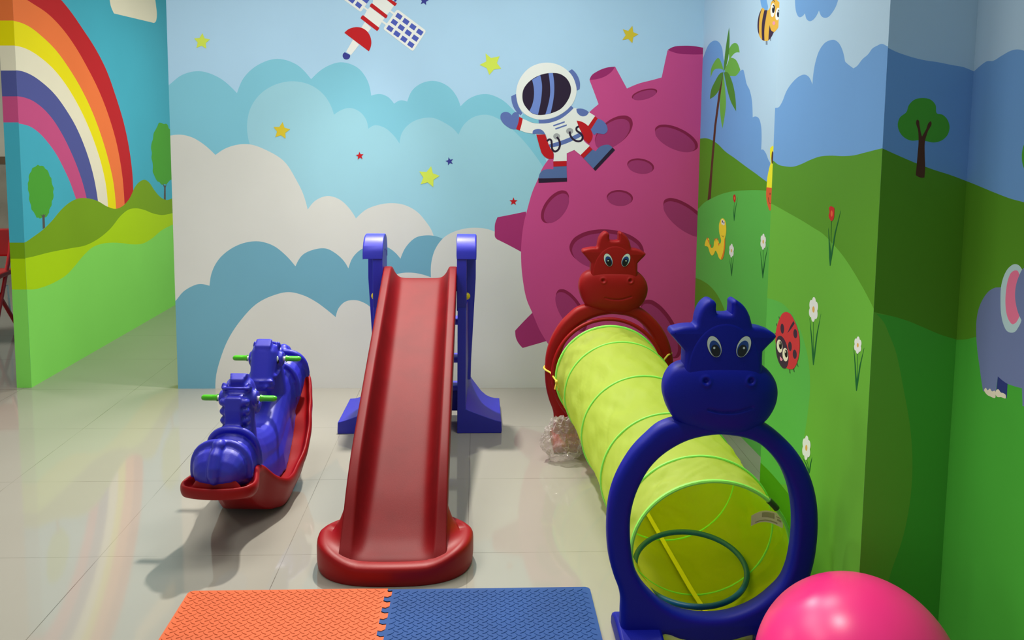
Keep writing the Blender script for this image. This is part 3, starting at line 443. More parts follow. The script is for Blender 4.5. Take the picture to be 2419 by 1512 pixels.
  ('visor',0,[(0.4852,1.3975),(0.4857,1.3945),(0.4862,1.3901),(0.4871,1.3848),(0.4885,1.3792),(0.4905,1.3739),(0.4931,1.369),(0.4962,1.3644),(0.4998,1.3598),(0.5038,1.3556),(0.5083,1.3519),(0.5133,1.3487),(0.5188,1.3459),(0.5246,1.3436),(0.5304,1.342),(0.5361,1.3413),(0.5417,1.3415),(0.5471,1.3427),(0.5522,1.3447),(0.5568,1.3474),(0.5606,1.351),(0.5633,1.3555),(0.5649,1.3605),(0.5657,1.3657),(0.5657,1.3709),(0.5648,1.3759),(0.5629,1.3804),(0.5601,1.3844),(0.5569,1.3879),(0.5536,1.3909),(0.5502,1.394),(0.5462,1.397),(0.5419,1.3998),(0.5378,1.4022),(0.5347,1.4044),(0.533,1.4061),(0.5321,1.4079),(0.5316,1.4102),(0.5315,1.4127),(0.5318,1.4148),(0.5321,1.416),(0.5326,1.4165),(0.5343,1.4176),(0.5369,1.4187),(0.5396,1.4197),(0.5415,1.4205),(0.5372,1.4303),(0.5355,1.4296),(0.5327,1.4285),(0.5293,1.427),(0.5257,1.4247),(0.5227,1.4213),(0.5213,1.4172),(0.5207,1.4132),(0.5209,1.4088),(0.522,1.4044),(0.5242,1.4),(0.5277,1.3963),(0.5319,1.3933),(0.5362,1.3907),(0.5401,1.3883),(0.5433,1.3858),(0.5463,1.3831),(0.5492,1.3804),(0.5517,1.3777),(0.5535,1.3753),(0.5544,1.373),(0.5549,1.3701),(0.5549,1.3666),(0.5544,1.3629),(0.5534,1.3599),(0.5522,1.3578),(0.5503,1.3561),(0.5474,1.3544),(0.5439,1.353),(0.5401,1.3521),(0.5365,1.3519),(0.5326,1.3525),(0.528,1.3537),(0.5232,1.3556),(0.5186,1.358),(0.5146,1.3605),(0.5112,1.3633),(0.5079,1.3667),(0.5049,1.3705),(0.5023,1.3745),(0.5003,1.3782),(0.4988,1.3822),(0.4977,1.3868),(0.4969,1.3916),(0.4963,1.3959),(0.4958,1.399)]),
  ('red',0,[(0.4055,1.2378),(0.4765,1.242),(0.477,1.2151),(0.4068,1.2109)]),
  ('boot_blue',1,[(0.4068,1.21,1),(0.477,1.2142,1),(0.4798,1.15,1),(0.3281,1.1475,1),(0.3345,1.1736),(0.3522,1.1917),(0.3791,1.1973),(0.4061,1.1966,1)]),
  ('visor',0,[(0.3272,1.1466),(0.4803,1.1514),(0.4806,1.132),(0.3284,1.1242)]),
  ('red',0,[(0.5975,1.3213),(0.6136,1.3049),(0.5672,1.2571),(0.5511,1.2739)]),
  ('boot_blue',1,[(0.615,1.3036,1),(0.6318,1.2948,1),(0.6516,1.3173),(0.6784,1.3287),(0.7055,1.3281),(0.7216,1.3157,1),(0.6201,1.2028,1),(0.5681,1.2562,1)]),
  ('visor',0,[(0.7216,1.3157),(0.735,1.3024),(0.6317,1.1903),(0.6201,1.2028)]),
 ],
 'left': [
  ('cream',1,[(5.6494,2.2487,1),(5.6682,2.2249),(5.6856,2.1826),(5.731,2.1393,1),(6.4163,2.1643,1),(6.4589,2.1819),(6.4821,2.2261),(6.4716,2.2965),(6.4482,2.3748,1)]),
  ('red',1,[(4.4661,2.2643,1),(4.748,2.2107),(5.0262,2.1187),(5.1313,2.0699),(5.2834,1.9821),(5.4449,1.8797),(5.595,1.7506),(5.7097,1.6022),(5.8275,1.418),(5.9037,1.2259),(5.9367,1.0592),(5.9359,0.9122,1),(5.9052,0.5604,1),(4.3056,0.7842,1)]),
  ('orange',1,[(4.4487,2.0732,1),(4.6281,2.0658),(4.7189,2.0499),(4.8507,2.0234),(5.0201,1.9591),(5.1826,1.8631),(5.319,1.7572),(5.462,1.6273),(5.5911,1.4706),(5.703,1.2776),(5.7644,1.0875),(5.7889,0.847,1),(5.7654,0.58,1),(4.3056,0.7842,1)]),
  ('yellow',1,[(4.4356,1.9302,1),(4.4813,1.9339),(4.5546,1.9361),(4.6645,1.9242),(4.7927,1.8864),(4.9428,1.8242),(5.0681,1.7468),(5.1991,1.6483),(5.3355,1.5179),(5.4584,1.3618),(5.5654,1.1797),(5.6267,1.0295),(5.6514,0.841,1),(5.6301,0.5989,1),(4.3056,0.7842,1)]),
  ('cream',1,[(4.4372,1.806,1),(4.483,1.8084),(4.5567,1.81),(4.6392,1.8018),(4.7672,1.7699),(4.9013,1.7186),(5.0254,1.6469),(5.1543,1.5462),(5.2712,1.4307),(5.3739,1.3007),(5.4604,1.1566),(5.5103,1.0277),(5.5323,0.8524,1),(5.5114,0.6155,1),(4.3056,0.7842,1)]),
  ('indigo',1,[(4.4257,1.6808,1),(4.4875,1.6838),(4.559,1.6845),(4.6558,1.6711),(4.7702,1.6366),(4.9045,1.5771),(5.0284,1.4931),(5.1408,1.3959),(5.2389,1.2769),(5.3046,1.1715),(5.3529,1.0641),(5.3944,0.9103,1),(5.37,0.6353,1),(4.3056,0.7842,1)]),
  ('magenta',1,[(4.4139,1.5506,1),(4.4861,1.5521),(4.5604,1.5493),(4.6437,1.5376),(4.7433,1.5053),(4.8606,1.4419),(4.9659,1.3548),(5.0583,1.2555),(5.1369,1.1528),(5.2,1.0474),(5.2492,0.9316,1),(5.2246,0.6556,1),(4.3056,0.7842,1)]),
  ('sky_teal',1,[(4.4144,1.414,1),(4.4868,1.4125),(4.5476,1.4079),(4.6167,1.3972),(4.701,1.3672),(4.8016,1.3085),(4.8902,1.2395),(4.965,1.1603),(5.0413,1.0658),(5.0794,1.0049),(5.1146,0.9432,1),(5.0906,0.6744,1),(4.3056,0.7842,1)]),
  ('tree_green',1,[(4.5709,1.08),(4.5704,1.0953),(4.5821,1.1112),(4.5837,1.1332),(4.5956,1.1473),(4.6114,1.1579),(4.6233,1.1741),(4.6428,1.178),(4.6621,1.1828),(4.6813,1.1894),(4.7024,1.1832),(4.7238,1.1829),(4.7443,1.178),(4.7607,1.1637),(4.7806,1.1565),(4.7944,1.1404),(4.8042,1.1219),(4.821,1.108),(4.8229,1.0862),(4.8311,1.0682),(4.8435,1.0498),(4.8335,1.031),(4.8376,1.0116),(4.8305,0.9927),(4.8142,0.9788),(4.8106,0.9581),(4.7945,0.9456),(4.7816,0.9341),(4.7775,0.9171),(4.7678,0.9124),(4.7572,0.9033),(4.737,0.8965),(4.7106,0.901),(4.6883,0.8968),(4.6729,0.8974),(4.6616,0.9027),(4.6465,0.9037),(4.631,0.9207),(4.6139,0.9397),(4.5953,0.9546),(4.592,0.976),(4.5832,0.9922),(4.5754,1.0109),(4.5807,1.0362),(4.5692,1.0624)]),
  ('tree_green',1,[(6.4498,1.4313),(6.4928,1.4339),(6.5545,1.4252),(6.6085,1.4267),(6.6374,1.4135),(6.6536,1.3932),(6.6819,1.3852),(6.7126,1.3691),(6.7514,1.3583),(6.7888,1.3406),(6.7845,1.2898),(6.7918,1.2359),(6.7925,1.1809),(6.7705,1.1353),(6.7801,1.0841),(6.7581,1.0484),(6.7227,1.025),(6.6898,0.9986),(6.6436,0.9906),(6.604,0.9775),(6.5637,0.9643),(6.5243,0.9692),(6.4898,0.9657),(6.4575,0.9717),(6.4274,0.9892),(6.3851,0.9991),(6.3491,1.0244),(6.3232,1.0514),(6.301,1.0746),(6.3086,1.112),(6.302,1.1436),(6.2851,1.1767),(6.2975,1.2116),(6.2838,1.248),(6.2981,1.283),(6.3261,1.3138),(6.342,1.3531),(6.3816,1.3802),(6.422,1.4086)]),
  ('trunk_gray',0,[(4.684,0.9217),(4.7036,0.9012),(4.7014,0.8364),(4.727,0.84),(4.7287,0.8986),(4.7412,0.916),(4.7223,0.9086),(4.716,0.9185),(4.7044,0.9095)]),
  ('trunk_gray',0,[(6.4875,0.9761),(6.5164,0.942),(6.5028,0.8513),(6.5434,0.848),(6.5484,0.9398),(6.5746,0.9707),(6.5378,0.9535)]),
  ('hill_olive',1,[(4.3734,0.8011,1),(4.4517,0.7907),(4.5003,0.7868),(4.6035,0.8069),(4.7121,0.8352),(4.8075,0.8716),(4.9077,0.919),(5.0106,0.9537),(5.116,0.9699),(5.2461,0.9625),(5.3813,0.9348),(5.5221,0.8861),(5.647,0.8604),(5.7676,0.8721),(5.8675,0.9095),(5.9894,0.9941),(6.0805,1.0205),(6.1415,1.0241),(6.2174,1.0039),(6.3236,0.9353),(6.4348,0.8767),(6.5528,0.8455),(6.6856,0.8478),(6.9265,0.8724),(7.3868,0.8679),(8.5238,0.8901,1),(8.4558,0.0517,1),(4.3453,0.4928,1)]),
  ('hill_lime',1,[(4.3659,0.7198,1),(4.4929,0.7049),(4.7731,0.6974),(5.0071,0.6866),(5.1985,0.6784),(5.3839,0.6982),(5.5595,0.742),(5.7216,0.8083),(5.8471,0.8362),(5.9754,0.8337),(6.1227,0.808),(6.2767,0.7688),(6.44,0.74),(6.6867,0.7313),(6.9143,0.7297),(8.5157,0.7897,1),(8.4504,-0.0155,1),(4.3374,0.4071,1)]),
  ('hill_green',1,[(4.3519,0.5656,1),(4.4944,0.5386),(4.5778,0.5228),(4.6833,0.5169),(4.8139,0.5214),(4.9533,0.5409),(5.0599,0.5783),(5.1714,0.6224),(5.2865,0.6528),(5.4042,0.658),(5.5512,0.647),(5.7319,0.6195),(5.8962,0.5894),(6.0717,0.5717),(6.2286,0.5842),(6.4299,0.6223),(6.679,0.6419),(6.908,0.655),(8.5048,0.6557,1),(8.4095,-0.5203,1),(4.2905,-0.1081,1)]),
 ],
 'end': [
  ('orange',0,[(-2.5052,2.1657),(-2.2513,2.1701),(-2.2619,1.9391),(-2.5171,1.9352)]),
  ('yellow',0,[(-2.5171,1.9352),(-2.2619,1.9391),(-2.2677,1.8124),(-2.5237,1.8088)]),
  ('cream',0,[(-2.5237,1.8088),(-2.2677,1.8124),(-2.2736,1.685),(-2.5302,1.6817)]),
  ('indigo',0,[(-2.5302,1.6817),(-2.2736,1.685),(-2.2796,1.5525),(-2.5371,1.5495)]),
  ('magenta',0,[(-2.5371,1.5495),(-2.2796,1.5525),(-2.2858,1.4181),(-2.544,1.4154)]),
  ('hill_olive',0,[(-2.5766,0.7855),(-2.3148,0.7867),(-2.3187,0.7008),(-2.581,0.6999)]),
  ('hill_lime',0,[(-2.581,0.6999),(-2.3187,0.7008),(-2.3263,0.535),(-2.5896,0.5344)]),
  ('hill_green',0,[(-2.5896,0.5344),(-2.3263,0.535),(-2.3556,-0.1033),(-2.6225,-0.1023)]),
 ],
 'near': [
  ('mount_blue',1,[(2.6302,1.8359,1),(2.6154,1.8081),(2.611,1.7905),(2.5992,1.7677),(2.5746,1.751),(2.5522,1.7497),(2.5289,1.7561,1),(2.5184,1.7403),(2.4958,1.7292),(2.4695,1.7279),(2.4401,1.738),(2.4244,1.7497,1),(2.4097,1.734),(2.3842,1.7239),(2.3554,1.7229),(2.3286,1.7326),(2.3075,1.7465),(2.2974,1.76),(2.2927,1.7816,1)]),
  ('mount_blue',1,[(2.7752,1.4824,1),(2.7461,1.4816),(2.7166,1.4831),(2.6929,1.4958),(2.6539,1.5319),(2.5978,1.5593),(2.5426,1.5728),(2.5098,1.5736),(2.4767,1.5645),(2.4478,1.5413,1),(2.4456,1.5666),(2.4344,1.6019),(2.4127,1.6319),(2.3758,1.6519),(2.3384,1.6565),(2.3105,1.6547),(2.2775,1.6419),(2.2531,1.6209),(2.234,1.5898,1),(2.2142,1.5809),(2.1812,1.5682,1),(2.1598,1.5731),(2.1336,1.5869),(2.1001,1.598),(2.0825,1.6084),(2.0537,1.6141),(2.036,1.616),(2.0034,1.6074),(1.9821,1.6004,1),(1.9465,1.2863,1),(2.7463,1.2381,1)]),
  ('hill_dkgreen',1,[(2.7683,1.3113,1),(2.7453,1.3075),(2.7012,1.2977),(2.6382,1.2944),(2.567,1.2965),(2.5006,1.3077),(2.4379,1.3216),(2.3682,1.3336),(2.3016,1.3379),(2.2121,1.3394),(2.1537,1.343),(2.0911,1.3518),(2.0024,1.3642),(1.9694,1.3682,1),(1.8592,0.3977,1),(2.6255,-0.0092,1)]),
  ('hill_grass',1,[(2.7784,1.1676,1),(2.7377,1.165),(2.6593,1.1573),(2.573,1.1478),(2.4808,1.1378),(2.3945,1.1266),(2.3235,1.1168),(2.2649,1.1007),(2.1995,1.079),(2.1367,1.0513),(2.0849,1.0236),(2.0431,0.9991),(2.0041,0.9735),(1.9749,0.9537,1),(1.8796,0.1166,1),(2.6743,-0.4173,1)]),
  ('hill_mid',1,[(2.7816,0.8442,1),(2.7473,0.8472),(2.6747,0.8548),(2.599,0.8566),(2.5375,0.8451),(2.4774,0.8235),(2.429,0.7879),(2.392,0.7466),(2.371,0.702),(2.3623,0.6542),(2.3688,0.593),(2.39,0.5),(2.4199,0.4277),(2.4979,0.3061,1),(2.7475,0.1979,1)]),
  ('deep_green',1,[(2.9184,0.2665,1),(2.7494,0.2746),(2.6455,0.2805),(2.5557,0.2802),(2.4639,0.2752),(2.3932,0.2581),(2.3386,0.2122),(2.309,0.1495),(2.2789,-0.0282,1),(2.2591,-0.1981,1),(2.816,-0.5867,1)]),  # deep green patch low on the near panel
  ('stem',0,[(2.3437,0.7315),(2.3509,0.7954),(2.3599,0.859),(2.3627,0.8583),(2.3548,0.7944),(2.3491,0.73)]),
  ('stem',0,[(2.3437,0.7316),(2.3483,0.7596),(2.3644,0.8098),(2.3885,0.86),(2.3902,0.8596),(2.3732,0.8074),(2.3592,0.7564),(2.3491,0.7299)]),
  ('stem',0,[(2.3437,0.7314),(2.3366,0.765),(2.3269,0.8261),(2.31,0.8897),(2.3116,0.8895),(2.3354,0.8245),(2.3474,0.7626),(2.3491,0.7301)]),
  ('paint_white',1,[(2.35,0.9157),(2.3528,0.9047),(2.3621,0.8984),(2.3724,0.9006),(2.3776,0.9101),(2.3748,0.9212),(2.3654,0.9274),(2.3552,0.9251)]),
  ('paint_white',1,[(2.3332,0.9058),(2.336,0.8948),(2.3451,0.8885),(2.3553,0.8907),(2.3605,0.9001),(2.3576,0.9112),(2.3485,0.9174),(2.3384,0.9152)]),
  ('paint_white',1,[(2.3335,0.8843),(2.3362,0.8732),(2.3454,0.8668),(2.3555,0.8689),(2.3608,0.8783),(2.3579,0.8894),(2.3487,0.8957),(2.3386,0.8936)]),
  ('paint_white',1,[(2.3505,0.8723),(2.3534,0.8612),(2.3626,0.8547),(2.3729,0.8567),(2.3782,0.8661),(2.3753,0.8774),(2.366,0.8838),(2.3557,0.8817)]),
  ('paint_white',1,[(2.3676,0.8821),(2.3705,0.8709),(2.3798,0.8644),(2.3903,0.8665),(2.3957,0.876),(2.3927,0.8873),(2.3832,0.8937),(2.3729,0.8915)]),
  ('paint_white',1,[(2.3673,0.9039),(2.3702,0.8928),(2.3795,0.8864),(2.39,0.8886),(2.3953,0.8981),(2.3924,0.9094),(2.3829,0.9157),(2.3726,0.9134)]),
  ('pollen',1,[(2.3555,0.8929),(2.3573,0.886),(2.363,0.8821),(2.3694,0.8834),(2.3726,0.8893),(2.3708,0.8962),(2.3651,0.9001),(2.3587,0.8987)]),
  ('stem',0,[(2.0666,0.7423),(2.0681,0.7919),(2.0709,0.841),(2.0728,0.8405),(2.0708,0.7911),(2.0705,0.7411)]),
  ('stem',0,[(2.0666,0.7423),(2.0697,0.766),(2.0807,0.8083),(2.0966,0.8508),(2.0978,0.8504),(2.0869,0.8064),(2.0775,0.7634),(2.0705,0.741)]),
  ('stem',0,[(2.0666,0.7422),(2.0609,0.7675),(2.0527,0.8137),(2.0385,0.8622),(2.0396,0.8621),(2.0587,0.8125),(2.0686,0.7657),(2.0705,0.7412)]),
  ('paint_white',1,[(2.0651,0.876),(2.067,0.8691),(2.0728,0.8649),(2.0794,0.8659),(2.0827,0.8716),(2.0808,0.8786),(2.0749,0.8828),(2.0684,0.8817)]),
  ('paint_white',1,[(2.0544,0.8704),(2.0563,0.8635),(2.0621,0.8593),(2.0685,0.8603),(2.0718,0.866),(2.07,0.8729),(2.0641,0.8771),(2.0577,0.876)]),
  ('paint_white',1,[(2.0547,0.857),(2.0565,0.85),(2.0623,0.8458),(2.0688,0.8468),(2.0721,0.8524),(2.0702,0.8594),(2.0644,0.8636),(2.0579,0.8626)]),
  ('paint_white',1,[(2.0656,0.849),(2.0674,0.842),(2.0733,0.8378),(2.0799,0.8387),(2.0832,0.8444),(2.0813,0.8514),(2.0754,0.8557),(2.0689,0.8547)]),
  ('paint_white',1,[(2.0764,0.8546),(2.0783,0.8476),(2.0842,0.8433),(2.0908,0.8442),(2.0942,0.85),(2.0923,0.857),(2.0863,0.8613),(2.0797,0.8603)]),
  ('paint_white',1,[(2.0762,0.8681),(2.078,0.8611),(2.084,0.8569),(2.0906,0.8579),(2.0939,0.8636),(2.092,0.8707),(2.086,0.8749),(2.0795,0.8738)]),
  ('pollen',1,[(2.0687,0.8617),(2.0698,0.8574),(2.0735,0.8547),(2.0775,0.8554),(2.0796,0.8589),(2.0784,0.8632),(2.0748,0.8658),(2.0707,0.8652)]),
  ('stem',0,[(2.2625,1.0358),(2.2648,1.0983),(2.2688,1.1604),(2.2711,1.1602),(2.268,1.0979),(2.2671,1.0352)]),
  ('stem',0,[(2.2625,1.0359),(2.2643,1.0576),(2.2735,1.0969),(2.287,1.137),(2.2884,1.1368),(2.2808,1.0958),(2.2735,1.056),(2.267,1.0351)]),
  ('stem',0,[(2.2625,1.0357),(2.2536,1.069),(2.2387,1.13),(2.2137,1.1927),(2.215,1.1927),(2.2458,1.1298),(2.2626,1.0683),(2.267,1.0353)]),
  ('tulip',1,[(2.2895,1.1934),(2.2763,1.1996),(2.2651,1.1983),(2.2558,1.1964),(2.2534,1.1832),(2.2561,1.1675),(2.268,1.1593),(2.2794,1.162),(2.2899,1.1726),(2.2854,1.1821)]),
  ('orange_red',1,[(2.264,1.1803),(2.2651,1.1741),(2.2693,1.1712),(2.2741,1.1732),(2.2767,1.179),(2.2755,1.1852),(2.2713,1.1881),(2.2665,1.186)]),
  ('stem',0,[(2.3374,0.4098),(2.3464,0.4273),(2.3613,0.4425),(2.3631,0.4416),(2.3489,0.4261),(2.341,0.4081)]),
  ('stem',0,[(2.3375,0.4099),(2.3442,0.4176),(2.3632,0.4289),(2.3935,0.4361),(2.3945,0.4355),(2.3685,0.4258),(2.351,0.4138),(2.3409,0.408)]),
  ('stem',0,[(2.3374,0.4096),(2.3336,0.4213),(2.3295,0.4419),(2.3231,0.464),(2.3242,0.4637),(2.3352,0.4401),(2.3408,0.4187),(2.341,0.4083)]),
  ('paint_white',1,[(2.3547,0.5019),(2.3572,0.4903),(2.3658,0.4825),(2.3755,0.4833),(2.3805,0.4922),(2.3779,0.5039),(2.3692,0.5116),(2.3596,0.5107)]),
  ('paint_white',1,[(2.3389,0.4943),(2.3414,0.4827),(2.3499,0.4749),(2.3594,0.4757),(2.3644,0.4845),(2.3618,0.4962),(2.3532,0.5038),(2.3437,0.503)]),
  ('paint_white',1,[(2.3389,0.4723),(2.3414,0.4606),(2.3499,0.4528),(2.3595,0.4535),(2.3645,0.4622),(2.3619,0.474),(2.3533,0.4817),(2.3438,0.481)]),
  ('paint_white',1,[(2.3548,0.4576),(2.3574,0.4459),(2.366,0.438),(2.3757,0.4386),(2.3807,0.4474),(2.3781,0.4592),(2.3694,0.4671),(2.3598,0.4664)]),
  ('paint_white',1,[(2.3709,0.4651),(2.3735,0.4533),(2.3822,0.4454),(2.392,0.446),(2.3971,0.4549),(2.3944,0.4668),(2.3856,0.4747),(2.3759,0.474)]),
  ('paint_white',1,[(2.3708,0.4874),(2.3734,0.4757),(2.3821,0.4678),(2.3919,0.4685),(2.397,0.4774),(2.3943,0.4893),(2.3855,0.4971),(2.3758,0.4963)]),
  ('pollen',1,[(2.3596,0.4779),(2.3612,0.4707),(2.3666,0.4658),(2.3725,0.4662),(2.3756,0.4717),(2.374,0.479),(2.3687,0.4838),(2.3627,0.4834)]),
  ('dark',0,[(2.621,0.7974),(2.6339,0.8105),(2.6381,0.8092),(2.6251,0.796)]),
  ('dark',0,[(2.6436,0.7737),(2.6537,0.7829),(2.6579,0.7815),(2.6478,0.7723)]),
  ('dark',0,[(2.6499,0.747),(2.6631,0.7494),(2.6664,0.7475),(2.6531,0.7452)]),
  ('dark',0,[(2.5271,0.6688),(2.522,0.6555),(2.518,0.6568),(2.5231,0.6701)]),
  ('dark',0,[(2.4944,0.679),(2.4886,0.6692),(2.4848,0.6706),(2.4905,0.6804)]),
  ('dark',0,[(2.4719,0.7028),(2.4596,0.6941),(2.4561,0.6956),(2.4684,0.7043)]),
  ('ladybug',1,[(2.5724,0.8384),(2.5344,0.8391),(2.5027,0.8264),(2.4757,0.8088),(2.4557,0.7812),(2.4523,0.7432),(2.4641,0.7096),(2.4891,0.6807),(2.5226,0.668),(2.5641,0.6637),(2.6152,0.6768),(2.6515,0.7135),(2.6578,0.7446),(2.6494,0.7721),(2.63,0.802),(2.6052,0.8258)]),
  ('dark',1,[(2.5424,0.72),(2.5356,0.7015),(2.5372,0.6833),(2.5471,0.6681),(2.5639,0.6581),(2.5852,0.6549),(2.6079,0.6591),(2.6286,0.6703),(2.6438,0.6868),(2.6511,0.7061),(2.6493,0.725),(2.6386,0.7405),(2.6209,0.7502),(2.5991,0.7527),(2.5765,0.7477),(2.5567,0.7362)]),
  ('dark',1,[(2.5841,0.7824),(2.5842,0.7742),(2.5883,0.7671),(2.5955,0.763),(2.6039,0.763),(2.6112,0.7672),(2.6154,0.7743),(2.6154,0.7826),(2.6111,0.7897),(2.6038,0.7938),(2.5955,0.7937),(2.5883,0.7895)]),
  ('dark',1,[(2.4749,0.7928),(2.4752,0.7855),(2.4795,0.7791),(2.4868,0.7752),(2.495,0.7749),(2.502,0.7783),(2.5059,0.7846),(2.5056,0.7919),(2.5012,0.7984),(2.4939,0.8022),(2.4857,0.8024),(2.4787,0.7989)]),
  ('dark',1,[(2.5139,0.7435),(2.514,0.7359),(2.518,0.7292),(2.5248,0.7253),(2.5328,0.725),(2.5396,0.7287),(2.5435,0.7352),(2.5434,0.7429),(2.5393,0.7496),(2.5323,0.7535),(2.5244,0.7537),(2.5177,0.75)]),
  ('dark',1,[(2.4721,0.7295),(2.4723,0.7222),(2.4767,0.7157),(2.4839,0.7116),(2.4921,0.7111),(2.4991,0.7144),(2.503,0.7206),(2.5027,0.728),(2.4983,0.7346),(2.491,0.7386),(2.4828,0.739),(2.4759,0.7357)]),
  ('dark',0,[(2.5553,0.7742),(2.5304,0.8046),(2.5094,0.824),(2.4995,0.8184),(2.5225,0.7976)]),
  ('cream',1,[(2.5922,0.7243),(2.5909,0.7153),(2.5946,0.7066),(2.6026,0.7),(2.6133,0.6967),(2.6247,0.6974),(2.6345,0.7021),(2.6407,0.7098),(2.6419,0.719),(2.6381,0.7277),(2.6299,0.7344),(2.6191,0.7375),(2.6077,0.7366),(2.5982,0.7319)]),
  ('cream',1,[(2.5406,0.71),(2.5402,0.7008),(2.5444,0.692),(2.5524,0.6853),(2.5628,0.6822),(2.5735,0.6832),(2.5823,0.6881),(2.5874,0.6961),(2.5879,0.7055),(2.5836,0.7145),(2.5753,0.7211),(2.5649,0.7241),(2.5543,0.723),(2.5456,0.7179)]),
  ('black',1,[(2.596,0.7259),(2.5962,0.718),(2.6014,0.7117),(2.6096,0.7093),(2.6177,0.7118),(2.6226,0.7183),(2.6224,0.7263),(2.6172,0.7326),(2.6089,0.7349),(2.6008,0.7323)]),
  ('black',1,[(2.5444,0.7123),(2.5446,0.7046),(2.5496,0.6983),(2.5575,0.6959),(2.5653,0.6984),(2.5701,0.7047),(2.5699,0.7125),(2.5648,0.7188),(2.5569,0.7211),(2.5491,0.7186)]),
  ('cream',1,[(2.6105,0.7277),(2.6115,0.7246),(2.6143,0.7226),(2.6175,0.723),(2.6191,0.7255),(2.6182,0.7287),(2.6153,0.7307),(2.6121,0.7303)]),
  ('cream',1,[(2.5584,0.7141),(2.5593,0.711),(2.5621,0.709),(2.5651,0.7094),(2.5667,0.7119),(2.5658,0.715),(2.563,0.7169),(2.56,0.7165)]),
  ('cheek',1,[(2.61,0.6861,1),(2.5973,0.684),(2.5847,0.6829,1),(2.5902,0.6768),(2.5997,0.6733),(2.6078,0.6775)]),
 ],
 'pier': [
  ('mount_blue',1,[(0.9561,1.6101,1),(0.9751,1.6038),(0.9978,1.5942),(1.0326,1.5832),(1.0672,1.5754),(1.1017,1.5709),(1.1364,1.5647),(1.1642,1.5601),(1.1907,1.5505),(1.2207,1.5392,1),(1.2428,1.2166,1),(0.964,1.2149,1)]),
  ('hill_dkgreen',1,[(0.9554,1.3724,1),(0.9765,1.3642),(1.0118,1.3494),(1.0614,1.3295),(1.1039,1.3146),(1.1535,1.2997),(1.1927,1.2857),(1.2248,1.2747,1),(1.2525,0.8671,1),(0.9794,0.8673,1)]),
  ('hill_grass',0,[(0.9564,0.9669),(0.9795,0.9624),(1.0204,0.9529),(1.1438,0.8984),(1.2064,-0.1042),(0.91,-0.0982)]),
  ('hill_fern',1,[(0.9832,0.9589,1),(0.9903,0.9578),(1.0204,0.9529),(1.0634,0.9407),(1.1068,0.9231),(1.1504,0.9054),(1.192,0.893),(1.2337,0.8806,1),(1.2759,-0.0279,1),(1.024,-0.0232,1),(1.058,0.2876),(1.0822,0.3731),(1.0974,0.4838),(1.0974,0.5754),(1.0895,0.6481),(1.0816,0.6914),(1.0627,0.7705),(1.0488,0.8275),(1.0357,0.8701),(1.0196,0.9054),(1.0037,0.9371)]),
  ('tree_green',1,[(1.0307,1.452),(1.0359,1.4687),(1.0489,1.4816),(1.0692,1.4858),(1.0884,1.482),(1.1012,1.4695),(1.1059,1.4495),(1.1199,1.4463),(1.1327,1.4347),(1.1391,1.4163),(1.136,1.3994),(1.1237,1.3858),(1.1033,1.3796),(1.0824,1.3827),(1.065,1.3846),(1.0478,1.3834),(1.0302,1.39),(1.0162,1.4049),(1.0111,1.4217),(1.0153,1.4384)]),
  ('trunk',1,[(1.0624,1.3007,1),(1.0685,1.2967),(1.0774,1.294),(1.0846,1.2948,1),(1.0849,1.3179),(1.0818,1.3517),(1.0807,1.382),(1.0862,1.4056),(1.0938,1.4275),(1.0919,1.4305),(1.0886,1.4285),(1.0814,1.4106),(1.0724,1.3937,1),(1.0695,1.4021),(1.0649,1.4205),(1.0611,1.4329),(1.0579,1.4339),(1.0561,1.4302),(1.0618,1.4088),(1.0646,1.3852),(1.0642,1.3515)]),
 ],
 'right': [
  ('mount_blue',1,[(2.0182,1.5417,1),(1.9989,1.5504),(1.9747,1.5618),(1.9481,1.5705),(1.9265,1.5694),(1.896,1.5779),(1.8616,1.5866),(1.8421,1.5875),(1.8224,1.5841),(1.793,1.5719),(1.7493,1.5447),(1.6828,1.52),(1.5703,1.5416),(1.2959,1.482,1),(1.2508,1.065,1),(1.9978,1.1477,1)]),
  ('hill_dkgreen',1,[(2.0257,1.29,1),(1.9955,1.286),(1.9544,1.2791),(1.8876,1.2673),(1.8252,1.2577),(1.7802,1.2537),(1.7164,1.2458),(1.5738,1.2399),(1.2745,1.2843,1),(1.2248,0.8244,1),(2.0109,0.8285,1)]),
  ('hill_fern',1,[(2.0238,0.8871,1),(1.9966,0.8939),(1.9588,0.9045),(1.9201,0.92),(1.8518,0.9451),(1.7498,0.9793),(1.6687,1.0105),(1.4815,1.0485),(1.2553,1.1062,1),(1.1094,-0.2432,1),(2.0316,-0.1668,1)]),
  ('tree_green',1,[(1.748,1.3539),(1.7487,1.3382),(1.7542,1.3254),(1.7633,1.318),(1.7745,1.3174),(1.7854,1.324),(1.794,1.3365),(1.7983,1.3523),(1.7975,1.3684),(1.7918,1.3813),(1.7823,1.3885),(1.7711,1.3886),(1.7604,1.3818),(1.7522,1.3694)]),
  ('navy_dark',1,[(1.8279,0.851,1),(1.7916,0.8459,1),(1.7909,0.8118,1),(1.8294,0.8181,1)]),
  ('elephant',1,[(1.838,1.0554),(1.8611,1.0496),(1.8802,1.0393),(1.9024,1.016),(1.9164,0.9902),(1.9225,0.9605),(1.9199,0.925),(1.9118,0.8909),(1.8993,0.8556),(1.8869,0.8206),(1.8784,0.8001,1),(1.831,0.8151,1),(1.8279,0.851,1),(1.7953,0.8448),(1.7654,0.8467),(1.742,0.8499,1),(1.736,0.8118,1),(1.6721,0.8308,1),(1.6671,0.876),(1.6604,0.9347),(1.6677,1.0004),(1.6955,1.0735),(1.7451,1.0872),(1.7948,1.0784)]),
